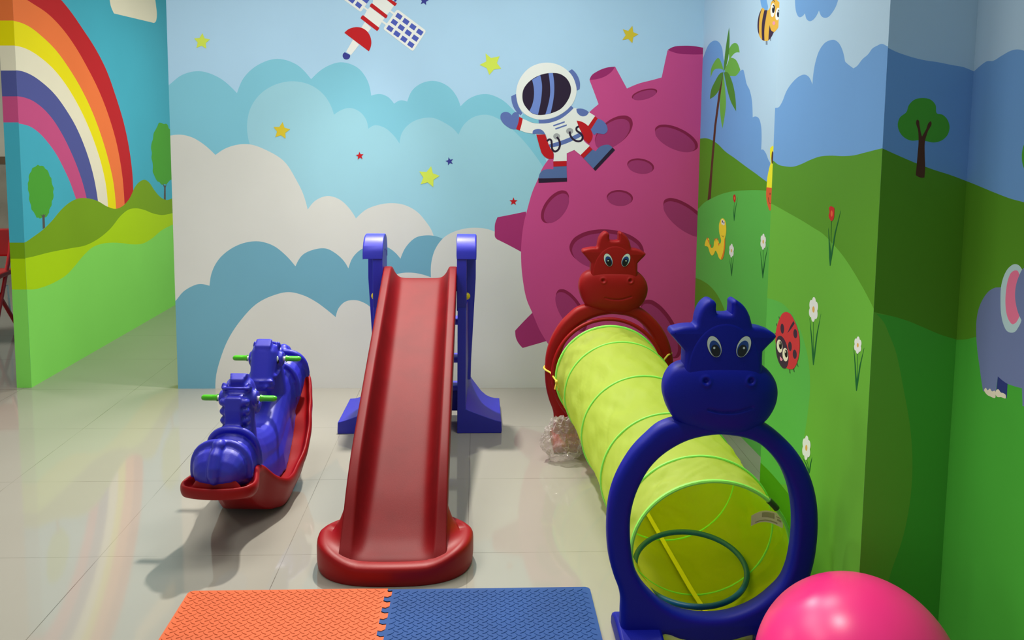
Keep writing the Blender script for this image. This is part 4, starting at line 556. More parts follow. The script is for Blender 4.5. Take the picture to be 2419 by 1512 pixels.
  ('paint_ice',1,[(1.8383,1.0583),(1.8328,1.0789),(1.8164,1.1034),(1.7952,1.1152),(1.7803,1.1141),(1.7685,1.1054),(1.7577,1.0733),(1.7582,1.012),(1.7614,0.9924),(1.769,0.9787),(1.7787,0.9668),(1.7912,0.9614),(1.8083,0.9621),(1.8212,0.9738),(1.8312,0.9936),(1.8373,1.0242)]),
  ('ear_pink',1,[(1.7936,1.1012),(1.8076,1.0929),(1.8154,1.0771),(1.82,1.0496),(1.8187,1.0207),(1.8126,1.0001),(1.8035,0.9876),(1.7896,0.9811),(1.7801,0.9857),(1.7695,1),(1.7632,1.0251),(1.7696,1.0829),(1.7783,1.0955),(1.7844,1.1016)]),
  ('elephant',1,[(1.7622,1.1135),(1.7704,1.1063),(1.778,1.0932),(1.7865,1.0703),(1.7878,1.0486),(1.7816,1.026),(1.7683,1.0051),(1.7409,0.9854),(1.6991,0.9838),(1.663,0.9881),(1.6409,0.9624),(1.6153,0.9296),(1.5855,0.936),(1.591,0.9582),(1.6094,0.9881),(1.6166,1.0257),(1.6128,1.0742),(1.6355,1.1134),(1.6758,1.1331),(1.7221,1.1303)]),
  ('black',1,[(1.6613,1.0778),(1.6618,1.0726),(1.6644,1.0684),(1.6684,1.0662),(1.6727,1.0667),(1.6761,1.0698),(1.6778,1.0746),(1.6772,1.0799),(1.6746,1.0842),(1.6706,1.0863),(1.6663,1.0857),(1.6629,1.0826)]),
  ('cream',1,[(1.8746,0.8039),(1.8692,0.8112),(1.8618,0.8079),(1.8531,0.8144),(1.8458,0.8104),(1.835,0.8151),(1.8314,0.8),(1.8491,0.7967),(1.8656,0.7978)]),
  ('cream',1,[(1.8324,0.8096),(1.8294,0.8186),(1.822,0.8224),(1.8136,0.8181),(1.804,0.8192),(1.7954,0.8177),(1.7939,0.8116),(1.8105,0.8079),(1.8279,0.8048)]),
 ],
 'far': [
  ('mount_blue',1,[(4.5615,1.7805,1),(4.478,1.7957),(4.4452,1.822),(4.4017,1.8503),(4.3463,1.8639),(4.2799,1.8627),(4.2245,1.8466),(4.1792,1.8147),(4.1528,1.7613),(4.0972,1.7164),(4.0248,1.6847),(3.9298,1.6835),(3.8937,1.6887),(3.8756,1.6887),(3.8554,1.667),(3.8239,1.6209),(3.7862,1.5939),(3.7564,1.5552),(3.7337,1.469,1),(3.6971,1.4721),(3.6549,1.4605),(3.6307,1.43),(3.6192,1.3817),(3.6198,1.3272,1),(3.6008,1.3288),(3.568,1.3164),(3.534,1.2876),(3.5097,1.2737),(3.4097,1.2345,1),(2.4915,1.1708,1),(2.4608,0.8754,1),(4.4771,0.9841,1)]),
  ('hill_dkgreen',1,[(4.5677,1.3667,1),(4.4808,1.3675),(4.3974,1.3705),(4.3046,1.3634),(4.1925,1.3422),(4.0846,1.3099),(3.9436,1.2803),(3.7933,1.247),(3.6707,1.2213),(3.5474,1.1946),(3.4031,1.1716,1),(2.4849,1.1074,1),(2.4608,0.8754,1),(4.5692,0.898,1)]),
  ('palm_light',1,[(4.1271,1.7119,1),(4.0728,1.768),(4.0849,1.789),(4.0578,1.8131),(4.0104,1.8228),(3.952,1.8059),(3.9299,1.7717,1),(3.9958,1.7744),(4.0481,1.7579,1),(3.9732,1.7398),(3.9121,1.69,1),(3.9655,1.6677),(4.0232,1.6701),(4.1253,1.6948)]),
  ('palm_light',1,[(4.147,1.7065,1),(4.2216,1.7187),(4.3078,1.7108),(4.3427,1.6811,1),(4.3424,1.7203),(4.3012,1.7526),(4.2272,1.771),(4.182,1.7432)]),
  ('palm_light',1,[(4.1449,1.686,1),(4.1745,1.6124),(4.1862,1.5439),(4.1584,1.4604),(4.1333,1.4203,1),(4.1114,1.4667),(4.0941,1.5343),(4.1178,1.6233)]),
  ('palm_dark',1,[(4.0873,1.9057,1),(4.1069,1.8647),(4.1443,1.7199),(4.1459,1.6962,1),(4.1048,1.7304),(4.0828,1.7688),(4.0739,1.8345)]),
  ('palm_dark',1,[(4.1459,1.6962,1),(4.1977,1.6929),(4.2693,1.6591),(4.331,1.6128),(4.3448,1.5719,1),(4.2407,1.5946),(4.1801,1.6265)]),
  ('palm_dark',1,[(4.1395,1.6938,1),(4.0947,1.6928),(4.0206,1.6448),(3.964,1.5631),(3.9479,1.5005,1),(4.0303,1.5523),(4.0933,1.622)]),
  ('trunk',0,[(4.149,1.6862),(4.2091,1.6002),(4.2608,1.4333),(4.2938,1.2185),(4.3295,1.0383),(4.2762,1.0522),(4.2603,1.22),(4.228,1.4332),(4.18,1.5851)]),
  ('hill_mid',1,[(4.5757,0.9593,1),(4.4779,0.9916),(4.3849,1.0299),(4.2508,1.0665),(4.1035,1.0991),(3.9273,1.1255),(3.782,1.1391),(3.5432,1.1548),(3.4016,1.1574,1),(2.4924,1.1792,1),(2.329,-0.3886,1),(4.4564,-0.6572,1)]),
  ('hill_dkgreen',1,[(4.6425,0.5916,1),(4.4876,0.6109),(4.3651,0.6174),(4.2478,0.6128),(4.1459,0.5958),(4.0683,0.5686),(3.9799,0.5105),(3.9268,0.3852,1),(3.8702,-0.1506,1),(4.5881,-0.436,1)]),
  ('wing',1,[(3.7049,2.0129,1),(3.6961,1.9758),(3.6821,1.9498),(3.6476,1.9242),(3.6157,1.918),(3.6075,1.9274),(3.6238,1.9649),(3.6275,2.0006,1)]),
  ('bee',1,[(3.6729,1.9378),(3.6999,1.9195),(3.7156,1.8824),(3.7061,1.839),(3.6669,1.8047),(3.618,1.7919),(3.575,1.7932),(3.541,1.8145),(3.5051,1.8247),(3.4734,1.8408),(3.4487,1.877),(3.4595,1.9121),(3.4984,1.9414),(3.5439,1.9557),(3.5728,1.9456),(3.5829,1.9268),(3.6189,1.9184)]),
  ('dark',1,[(3.668,1.9371,1),(3.6897,1.9151),(3.6994,1.8684),(3.6916,1.8254,1),(3.7097,1.8425),(3.7183,1.8767),(3.7072,1.9114)]),
  ('dark',1,[(3.6446,1.925,1),(3.6664,1.8763),(3.6646,1.8283),(3.6568,1.8007,1),(3.6292,1.7936,1),(3.635,1.8487),(3.621,1.8941),(3.6114,1.9209,1)]),
  ('dark',1,[(3.5784,1.8548,1),(3.5607,1.8312),(3.5296,1.8201,1),(3.5647,1.7968),(3.5855,1.7914,1),(3.5835,1.8309)]),
  ('paint_white',1,[(3.5271,1.9086),(3.5305,1.8967),(3.5379,1.8879),(3.548,1.884),(3.5589,1.8857),(3.5682,1.8928),(3.5743,1.9038),(3.5757,1.9166),(3.5723,1.9286),(3.5647,1.9373),(3.5545,1.9411),(3.5437,1.9393),(3.5345,1.9321),(3.5286,1.9212)]),
  ('paint_white',1,[(3.4739,1.8851),(3.478,1.8748),(3.4859,1.8672),(3.4961,1.864),(3.5066,1.8658),(3.5153,1.8722),(3.5204,1.8821),(3.5209,1.8933),(3.5167,1.9037),(3.5086,1.9112),(3.4984,1.9143),(3.4879,1.9124),(3.4794,1.9059),(3.4744,1.8962)]),
  ('black',1,[(3.5291,1.9136),(3.5328,1.9042),(3.5408,1.8992),(3.5501,1.9007),(3.5572,1.9082),(3.5594,1.9187),(3.5557,1.9282),(3.5476,1.9331),(3.5383,1.9315),(3.5312,1.9241)]),
  ('black',1,[(3.477,1.8883),(3.4802,1.8796),(3.4872,1.8749),(3.4953,1.8762),(3.5016,1.883),(3.5034,1.8926),(3.5002,1.9014),(3.4931,1.906),(3.4849,1.9047),(3.4788,1.8979)]),
  ('paint_white',1,[(3.5435,1.9241),(3.5449,1.9206),(3.549,1.9197),(3.5535,1.9219),(3.5557,1.9258),(3.5543,1.9293),(3.5501,1.9302),(3.5457,1.9281)]),
  ('paint_white',1,[(3.488,1.8981),(3.4894,1.8951),(3.4934,1.8943),(3.4977,1.8962),(3.4998,1.8997),(3.4984,1.9027),(3.4944,1.9035),(3.4901,1.9016)]),
  ('cheek',1,[(3.5185,1.8549),(3.5209,1.8508),(3.5281,1.849),(3.5374,1.8501),(3.5452,1.8538),(3.5486,1.8586),(3.5462,1.8627),(3.5389,1.8645),(3.5296,1.8634),(3.5218,1.8597)]),
  ('dark',0,[(3.5594,1.9493),(3.5445,1.9504),(3.537,1.9431),(3.5304,1.9434),(3.5424,1.9528),(3.5631,1.9524)]),
  ('dark',0,[(3.6125,1.7913),(3.6108,1.7752),(3.6061,1.7747),(3.6078,1.7908)]),
  ('dark',0,[(3.6031,1.7903),(3.5998,1.7741),(3.5952,1.7737),(3.5984,1.7899)]),
  ('dark',0,[(3.5673,1.7999),(3.5629,1.7866),(3.5583,1.7863),(3.5627,1.7996)]),
  ('lemon',1,[(3.5192,1.3354,1),(3.4947,1.3458),(3.4723,1.3451,1),(3.454,1.1711,1),(3.5401,1.1694,1),(3.5342,1.2163),(3.5157,1.2587),(3.5055,1.2768),(3.5161,1.306)]),
  ('trunk',1,[(3.4792,1.2981),(3.4801,1.2865),(3.4828,1.2771),(3.4869,1.2718),(3.4916,1.2716),(3.4959,1.2767),(3.4989,1.2861),(3.5001,1.2978),(3.4993,1.3095),(3.4965,1.3189),(3.4924,1.3241),(3.4878,1.3242),(3.4835,1.3191),(3.4805,1.3098)]),
  ('orange_red',1,[(3.5401,1.1694,1),(3.454,1.1711,1),(3.4556,1.1153),(3.4747,1.0842),(3.4932,1.0736),(3.5181,1.0922),(3.5409,1.1322)]),
  ('trunk',1,[(3.4946,1.1446),(3.4956,1.1412),(3.4986,1.1396),(3.502,1.1407),(3.5037,1.144),(3.5027,1.1474),(3.4996,1.149),(3.4963,1.1479)]),
  ('trunk',0,[(3.518,1.1279),(3.5115,1.1104),(3.4975,1.1016),(3.4834,1.1051),(3.4856,1.1065),(3.495,1.1033),(3.5071,1.1112),(3.5135,1.1284)]),
  ('stem',0,[(3.9182,0.9848),(3.9196,1.0287),(3.9245,1.0721),(3.9264,1.0719),(3.9222,1.0284),(3.922,0.9845)]),
  ('stem',0,[(3.9182,0.9849),(3.9202,1.0004),(3.929,1.0286),(3.9425,1.0572),(3.9436,1.0571),(3.935,1.0279),(3.9277,0.9995),(3.9219,0.9844)]),
  ('stem',0,[(3.9182,0.9848),(3.9114,1.0087),(3.9006,1.0529),(3.8825,1.0986),(3.8835,1.0986),(3.9065,1.0528),(3.9189,1.0083),(3.9219,0.9845)]),
  ('tulip',1,[(3.9438,1.1005),(3.9294,1.1096),(3.9116,1.103),(3.908,1.0867),(3.9217,1.0723),(3.9399,1.0821)]),
  ('orange_red',1,[(3.9181,1.0925),(3.9197,1.0868),(3.9248,1.084),(3.9304,1.0859),(3.9332,1.0913),(3.9316,1.0971),(3.9265,1.0998),(3.9209,1.098)]),
  ('stem',0,[(3.9247,0.7187),(3.9284,0.7661),(3.9357,0.8129),(3.9376,0.8126),(3.9311,0.7656),(3.9286,0.718)]),
  ('stem',0,[(3.9248,0.7187),(3.929,0.7354),(3.9426,0.7654),(3.9635,0.7951),(3.9647,0.7949),(3.9486,0.7641),(3.9365,0.7339),(3.9285,0.718)]),
  ('stem',0,[(3.9247,0.7186),(3.9206,0.7387),(3.9157,0.7755),(3.9072,0.8138),(3.9083,0.8137),(3.9217,0.7748),(3.9282,0.7377),(3.9286,0.7181)]),
  ('paint_white',1,[(3.9252,0.8612),(3.9281,0.8512),(3.9374,0.8459),(3.9475,0.8485),(3.9525,0.8574),(3.9495,0.8675),(3.9402,0.8727),(3.9301,0.8701)]),
  ('paint_white',1,[(3.9087,0.8512),(3.9116,0.8412),(3.9208,0.836),(3.9308,0.8385),(3.9358,0.8474),(3.9328,0.8574),(3.9236,0.8626),(3.9136,0.8601)]),
  ('paint_white',1,[(3.9093,0.8314),(3.9122,0.8214),(3.9214,0.816),(3.9314,0.8185),(3.9364,0.8274),(3.9334,0.8375),(3.9242,0.8428),(3.9142,0.8402)]),
  ('paint_white',1,[(3.9264,0.8214),(3.9294,0.8113),(3.9387,0.8059),(3.9488,0.8084),(3.9538,0.8173),(3.9508,0.8274),(3.9415,0.8328),(3.9314,0.8302)]),
  ('paint_white',1,[(3.9431,0.8313),(3.9461,0.8212),(3.9554,0.8158),(3.9656,0.8183),(3.9707,0.8273),(3.9676,0.8374),(3.9583,0.8428),(3.9481,0.8402)]),
  ('paint_white',1,[(3.9424,0.8513),(3.9454,0.8412),(3.9547,0.8359),(3.9649,0.8385),(3.97,0.8474),(3.9669,0.8575),(3.9576,0.8628),(3.9474,0.8602)]),
  ('pollen',1,[(3.931,0.8405),(3.9328,0.8343),(3.9385,0.831),(3.9448,0.8326),(3.9479,0.8381),(3.946,0.8444),(3.9403,0.8476),(3.9341,0.8461)]),
  ('stem',0,[(3.5392,0.7765),(3.5424,0.8391),(3.5485,0.9013),(3.5505,0.901),(3.5451,0.8387),(3.5431,0.7758)]),
  ('stem',0,[(3.5392,0.7765),(3.544,0.8008),(3.5589,0.8449),(3.5812,0.8893),(3.5824,0.8891),(3.5652,0.8437),(3.5518,0.7992),(3.5431,0.7757)]),
  ('stem',0,[(3.5392,0.7764),(3.5318,0.8064),(3.5198,0.8616),(3.4993,0.919),(3.5005,0.9189),(3.5259,0.8611),(3.5396,0.8055),(3.5431,0.7759)]),
  ('paint_white',1,[(3.5379,0.9563),(3.5406,0.9459),(3.5494,0.9406),(3.5592,0.9435),(3.5641,0.953),(3.5613,0.9635),(3.5524,0.9688),(3.5427,0.9658)]),
  ('paint_white',1,[(3.522,0.9455),(3.5247,0.9351),(3.5334,0.9298),(3.5431,0.9326),(3.5479,0.9421),(3.5452,0.9525),(3.5364,0.9578),(3.5268,0.9549)]),
  ('paint_white',1,[(3.5224,0.9247),(3.5251,0.9143),(3.5339,0.9089),(3.5435,0.9117),(3.5484,0.9211),(3.5456,0.9316),(3.5368,0.937),(3.5272,0.9341)]),
  ('paint_white',1,[(3.5387,0.9146),(3.5415,0.9041),(3.5503,0.8986),(3.56,0.9015),(3.565,0.911),(3.5621,0.9215),(3.5533,0.9269),(3.5436,0.924)]),
  ('paint_white',1,[(3.5548,0.9254),(3.5576,0.9149),(3.5665,0.9094),(3.5763,0.9123),(3.5812,0.9218),(3.5784,0.9324),(3.5695,0.9378),(3.5597,0.9349)]),
  ('paint_white',1,[(3.5544,0.9464),(3.5572,0.9359),(3.566,0.9305),(3.5758,0.9334),(3.5808,0.943),(3.5779,0.9535),(3.569,0.9588),(3.5593,0.9558)]),
  ('pollen',1,[(3.5433,0.9348),(3.545,0.9283),(3.5504,0.925),(3.5565,0.9268),(3.5595,0.9327),(3.5578,0.9392),(3.5523,0.9425),(3.5463,0.9407)]),
  ('worm',1,[(4.3453,0.8126),(4.3355,0.8309),(4.3099,0.8527),(4.2728,0.8487),(4.2684,0.8288),(4.235,0.8116),(4.2028,0.8233),(4.1968,0.8492),(4.1723,0.866),(4.1379,0.8662),(4.1106,0.8486),(4.0911,0.8632),(4.1228,0.9047),(4.1293,0.9461),(4.1067,0.9717),(4.0703,0.9803),(4.0384,0.9686),(4.0228,0.9168),(4.0356,0.8843),(4.0342,0.8327),(4.0506,0.7943),(4.0776,0.7749),(4.1159,0.7789),(4.1458,0.7992),(4.1704,0.8063),(4.1903,0.7877),(4.2198,0.774),(4.2519,0.7801),(4.289,0.8077)]),
  ('worm_belly',1,[(4.0436,0.8832,1),(4.034,0.8879,1),(4.0322,0.833),(4.0467,0.7963),(4.0735,0.7755),(4.0862,0.7777,1),(4.057,0.8156)]),
  ('orange_red',0,[(4.3147,0.8543),(4.2965,0.8566),(4.3037,0.8381)]),
  ('orange_red',0,[(4.2567,0.8253),(4.2389,0.8277),(4.2459,0.8094)]),
  ('orange_red',0,[(4.1918,0.8649),(4.1746,0.8671),(4.1814,0.8491)]),
  ('orange_red',0,[(4.1318,0.8493),(4.1151,0.8516),(4.1217,0.8338)]),
  ('orange_red',0,[(4.2929,0.8446),(4.2748,0.8469),(4.282,0.8285)]),
  ('orange_red',0,[(4.1598,0.8704),(4.1429,0.8726),(4.1495,0.8547)]),
  ('paint_white',1,[(4.0685,0.9632),(4.0704,0.9549),(4.077,0.9491),(4.0858,0.9481),(4.0936,0.9523),(4.0972,0.9601),(4.0953,0.9685),(4.0886,0.9743),(4.0797,0.9752),(4.0721,0.971)]),
  ('paint_white',1,[(4.0478,0.9607),(4.0493,0.9532),(4.0549,0.9481),(4.0624,0.9472),(4.069,0.951),(4.0721,0.958),(4.0705,0.9655),(4.0649,0.9706),(4.0574,0.9714),(4.0508,0.9676)]),
  ('black',1,[(4.0748,0.9646),(4.0762,0.9601),(4.0803,0.9578),(4.0848,0.9591),(4.0871,0.9633),(4.0858,0.9679),(4.0816,0.9701),(4.0771,0.9688)]),
  ('black',1,[(4.0519,0.9616),(4.0533,0.9575),(4.0574,0.9555),(4.0619,0.9566),(4.0641,0.9603),(4.0627,0.9643),(4.0586,0.9664),(4.0541,0.9652)]),
  ('trunk',0,[(4.0846,0.8965),(4.0751,0.8891),(4.0571,0.8891),(4.049,0.8982),(4.0538,0.8981),(4.0602,0.8901),(4.0711,0.8906),(4.0798,0.8977)]),
 ],
}

# ------------------------------------------------------------------ the room
H = 2.6
def wall_face(mb, mats, origin, udir, normal, u0, u1, base, items, z0=0.0, z1=H):
    """a wall face and the pictures painted on it, each paint coat a hair above the one below"""
    o = Vector(origin); ud = Vector(udir); nv = Vector(normal); zz = Vector((0, 0, 1))
    def idx(name):
        if name not in mats: mats.append(name)
        return mats.index(name)
    q = [o + ud * u + zz * v for u, v in ((u0, z0), (u1, z0), (u1, z1), (u0, z1))]
    mb.add(q, [(0, 1, 2, 3)], idx(base))
    for k, (col, sm, pts) in enumerate(items):
        poly = catmull(pts) if sm else [Vector((p[0], p[1])) for p in pts]
        poly = clip_rect(poly, u0, u1, z0, z1)
        cl = []
        for p in poly:
            if not cl or (p - cl[-1]).length > 2e-5: cl.append(p)
        if len(cl) < 3: continue
        tris = tessellate_polygon([[Vector((p.x, p.y, 0)) for p in cl]])
        off = nv * (.00008 + .000022 * k)
        mb.add([o + ud * p.x + zz * p.y + off for p in cl], [tuple(t) for t in tris], idx(col))

def finish_wall(name, mb, mats):
    me = bpy.data.meshes.new(name); me.from_pydata(mb.v, [], mb.f)
    for m in mats: me.materials.append(paint(m) if m in PAINT else MATS[m])
    me.polygons.foreach_set('material_index', mb.mi)
    o = bpy.data.objects.new(name, me); link(o); o['kind'] = 'structure'
    return o

YB = 4.487; XBL = -1.602; XC = 1.193
mb = MB(); ms = []
wall_face(mb, ms, (0, YB, 0), (1, 0, 0), (0, -1, 0), XBL, XC, 'sky', MURAL['back'])
w = ms.index('white')
mb.add([(XBL, YB, 0), (XBL, YB + .1, 0), (XBL, YB + .1, H), (XBL, YB, H)], [(0, 1, 2, 3)], w)
mb.add([(XBL, YB + .1, 0), (XC + .2, YB + .1, 0), (XC + .2, YB + .1, H), (XBL, YB + .1, H)], [(0, 1, 2, 3)], w)
finish_wall('wall_back', mb, ms)

XL = -2.385; YE = 4.51; XE = -2.462; YF = 8.2
mb = MB(); ms = []
wall_face(mb, ms, (XL, 0, 0), (0, 1, 0), (1, 0, 0), YE, YF, 'sky_teal', MURAL['left'])
wall_face(mb, ms, (0, YE, 0), (1, 0, 0), (0, -1, 0), XE, XL, 'sky_teal', MURAL['end'])
mb.add([(XE, YE, 0), (XE, YF, 0), (XE, YF, H), (XE, YE, H)], [(0, 1, 2, 3)], ms.index('sky_teal'))
finish_wall('wall_left', mb, ms)

XN = .977; YN0 = 2.0; YN1 = 2.751; XR = 1.190
fa = Vector((1.193, 4.487, 0)); fb = Vector((1.237, 3.493, 0)); fd = (fa - fb) / (fa.y - fb.y)
mb = MB(); ms = []
wall_face(mb, ms, fb - fd * fb.y, fd, (-1, 0, 0), 2.7, YB, 'sky_right', MURAL['far'])
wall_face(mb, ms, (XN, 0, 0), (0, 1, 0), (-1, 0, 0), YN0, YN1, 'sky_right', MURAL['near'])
wall_face(mb, ms, (0, YN0, 0), (1, 0, 0), (0, -1, 0), XN, XR, 'sky_right', MURAL['pier'])
wall_face(mb, ms, (XR, 0, 0), (0, 1, 0), (-1, 0, 0), -1.2, YN0, 'sky_right', MURAL['right'])
g = ms.index('hill_grass')
mb.add([(XN, YN1, 0), (1.3, YN1, 0), (1.3, YN1, H), (XN, YN1, H)], [(0, 1, 2, 3)], g)
finish_wall('wall_right', mb, ms)

o = mesh_obj('floor', [(-9, -4, 0), (4, -4, 0), (4, 10, 0), (-9, 10, 0)], [(0, 1, 2, 3)], FLOOR, smooth=False); o['kind'] = 'structure'
o = mesh_obj('ceiling', [(-9, -4, H), (4, -4, H), (4, 10, H), (-9, 10, H)], [(0, 1, 2, 3)], CEIL, smooth=False); o['kind'] = 'structure'
# the next room seen past the end of the left wall
mb = MB(); mb.box((-5.3, 8.26, H / 2), (5.7, .12, H)); o = mb.build('wall_far', PLASTER, smooth=False); o['kind'] = 'structure'
mb = MB(); mb.box((-5.3, 8.185, 1.075), (5.7, .03, .07)); o = mb.build('trim_1', WOOD, smooth=False); o['kind'] = 'structure'
mb = MB(); mb.box((-5.3, 8.19, .52), (5.7, .02, 1.04)); o = mb.build('trim_2', STONE, smooth=False); o['kind'] = 'structure'

# ------------------------------------------------------------------ toddler slide
def lerp(a, b, t): return a + (b - a) * t
def interp(tab, x):
    if x <= tab[0][0]: return tab[0][1]
    for (x0, y0), (x1, y1) in zip(tab, tab[1:]):
        if x <= x1:
            t = (x - x0) / (x1 - x0); return y0 + (y1 - y0) * t
    return tab[-1][1]
def sinterp(tab, x):
    if x <= tab[0][0]: return tab[0][1]
    for (x0, y0), (x1, y1) in zip(tab, tab[1:]):
        if x <= x1:
            t = (x - x0) / (x1 - x0); t = t * t * (3 - 2 * t); return y0 + (y1 - y0) * t
    return tab[-1][1]

SX = -.2575; SY = 3.15
slide = thing('toddler_slide', 'red and blue plastic toddler slide standing in front of the cloud mural', 'slide', (SX, SY, 0))
bedz = [(2.500, .052), (2.512, .062), (2.53, .068), (2.56, .073), (2.6, .085), (2.66, .115), (2.75, .165), (3.0, .288), (3.4, .486), (3.7, .634), (3.8, .686), (3.84, .708), (3.862, .716)]
railh = [(2.500, .002), (2.515, .005), (2.54, .022), (2.60, .062), (2.68, .104), (2.8, .122), (3.1, .118), (3.5, .095), (3.75, .083), (3.83, .07), (3.862, .055)]
def chute_section(y, z, rh, k=1.0):
    """closed cross section, left to right over the top then back underneath"""
    half = [(0, 0), (.062, 0), (.084, .002), (.098, .010), (.110, .028), (.121, .060), (.1275, .088), (.1305, .097), (.1345, .1022), (.140, .1035), (.159, .1035), (.1640, .1022), (.1670, .098), (.1675, .090), (.1675, .02)]
    prof = [(x, zz * rh / .1035 if zz > .0 else 0) for x, zz in half]
    prof = [(x, h) for x, h in prof]
    und = [(.1675, -.035), (.150, -.038), (.140, -.03), (.12, -.022), (0, -.022)]
    r = prof + und
    left = [(-x, h) for x, h in r[1:-1]][::-1]
    ring = r + left
    return [(x, y - SY, z + h) for x, h in ring]
rings = []
ys = [2.500, 2.506, 2.515, 2.525, 2.535, 2.55, 2.57, 2.6, 2.63, 2.66, 2.7, 2.75, 2.8, 2.9, 3.0, 3.15, 3.3, 3.45, 3.6, 3.7, 3.76, 3.8, 3.83, 3.85, 3.862]
for y in ys: rings.append(chute_section(y, interp(bedz, y), interp(railh, y)))
def pinch(r, dy):
    n = len(r); bedz_ = r[0][2]
    return [(p[0], p[1] + dy, p[2] if (i <= 13 or i >= n - 13) else max(p[2], bedz_ - .004)) for i, p in enumerate(r)]
rings = [pinch(rings[0], -.003)] + rings + [pinch(rings[-1], .003)]
mb = MB(); mb.loft(rings, cap=False)
chute = mb.build('chute', CHUTE, slide, angle=50)
m = chute.modifiers.new('sub', 'SUBSURF'); m.levels = 1; m.render_levels = 2
# flared foot of the chute
def foot_outline(s, n=72):
    pts = []
    for i in range(n):
        a = 2 * PI * i / n
        x = math.cos(a); y = math.sin(a)
        if y < 0:
            e = 2.7; d = (abs(x) ** e + abs(y) ** e) ** (1 / e); px, py = .252 * x / d, .185 * y / d
        else:
            e = 2.0; d = (abs(x) ** e + abs(y) ** e) ** (1 / e); px, py = .252 * x / d, .17 * y / d
            t = max(0, py / .17); px *= 1 - .34 * t ** 1.6
        pts.append((px * s, py * s))
    return pts
BY = 2.652
mb = MB(); rings = []
for s, z in ((.975, .0), (.992, .010), (1.0, .03), (1.0, .070), (.995, .084), (.98, .092), (.95, .098), (.90, .101), (.82, .103)):
    r = []
    for x, y in foot_outline(s):
        k = min(1, max(0, (abs(x) - .10) / .15)); k = k * k * (3 - 2 * k)
        if y > .02: k = 1
        r.append((x, y + BY - SY, z * lerp(.62, 1.0, k)))
    rings.append(r)
# the shoulder rises into the sides of the chute, then drops out of sight under the bed
for s, t in ((.74, .35), (.69, .7), (.655, 1.0), (.63, 1.0), (.60, -1)):
    r = []
    for x, y in foot_outline(s):
        yy = y + BY; sidez = interp(bedz, yy) + interp(railh, yy) * .80
        low = .045
        wgt = min(1, max(0, (abs(x) - .10) / .05))
        zt = lerp(low, sidez, wgt)
        base_z = lerp(.066, .110, min(1, max(0, (abs(x) - .10) / .15)))
        r.append((x, yy - SY, .035 if t < 0 else lerp(base_z, zt, t)))
    rings.append(r)
mb.loft(rings)
foot = mb.build('base', RED, slide, angle=60)

# side posts: profile of the outline seen from the front, and a flange along the back edge
for sx, nm in ((-1, 'left'), (1, 'right')):
    X = lambda x: sx * (x + .172)
    # foot and post: an outline in X/Z lofted through the depth
    def prof(dy):
        # dy 0 front .. 1 back
        f = dy
        toe = lerp(.205, .205, f); th = lerp(.055, .045, f)
        w = .038
        fl = lerp(0, .014, f)
        pts = [(0, 0), (toe, 0), (toe + .002, .012), (toe, th)]
        # the concave sweep from the toe up to the post
        for t in (0.15, .3, .45, .6, .75, .9, 1.0):
            e = t
            px = lerp(toe, w + fl, 1 - (1 - e) ** 1.0)
            pz = th + (.19 - th) * (e ** lerp(1.15, 2.6, f)) * lerp(.45, 1, f)
            pts.append((px, pz))
        pts += [(w + fl, .30), (w + fl, .60), (0, .60)]
        return pts
    mb = MB(); rings = []
    for i in range(9):
        f = i / 8
        y = lerp(3.79, 4.17, f) - SY
        pr = prof(f)
        # the post narrows in depth upward
        rings.append([(X(x), (y if z < .12 else lerp(y, lerp(3.79, 3.985, f) - SY, min(1, (z - .12) / .2))), z) for x, z in pr])
    mb.loft(rings)
    # hand rail cap: wider hooked top, rounded over in the depth direction
    arc = []
    for i in range(13):
        a = PI * i / 12
        arc.append((3.885 - SY - .102 * math.cos(a), .815 + .105 * math.sin(a) ** .8))
    outer = [(3.783 - SY, .815)] + arc[1:-1] + [(3.987 - SY, .815)]
    capo = MB()
    # upper part of the post (inner flange) down to the overlap line
    ring = [(3.7875 - SY, .845), (3.982 - SY, .845), (3.982 - SY, .60), (3.965 - SY, .575), (3.80 - SY, .575), (3.7875 - SY, .60)]
    capo.loft([[(X(-.004), y, z) for y, z in ring], [(X(.040), y, z) for y, z in ring]])
    hook = [(y, z) for y, z in arc] + [(3.987 - SY, .80), (3.95 - SY, .832), (3.885 - SY, .85), (3.82 - SY, .845), (3.79 - SY, .835)]
    capo.loft([[(X(-.006), y, z) for y, z in hook], [(X(.080), y, z) for y, z in hook], [(X(.085), y, z - .006) for y, z in hook]])
    # back flange, sticking outward along the far edge
    bf = [(.02, .60), (.02, .80), (.082, .80), (.082, .70), (.062, .30), (.06, .20), (.02, .20)]
    capo.loft([[(X(x), 3.955 - SY + (.02 if z < .4 else 0), z) for x, z in bf], [(X(x), 3.987 - SY + (.02 if z < .4 else 0), z) for x, z in bf]])
    mb.add(capo.v, capo.f)
    p = mb.build('side_post', BLUE, slide, angle=35); bevel(p, .006, 2)
    bo = MB(); bo.ellipsoid((X(.040), 3.862 - SY, .632), (.017, .017, .017), 16, 10)
    bo.tube([(X(.02), 3.862 - SY, .632), (X(.042), 3.862 - SY, .632)], .011, 12)
    bo.build('bolt', YELP, slide)
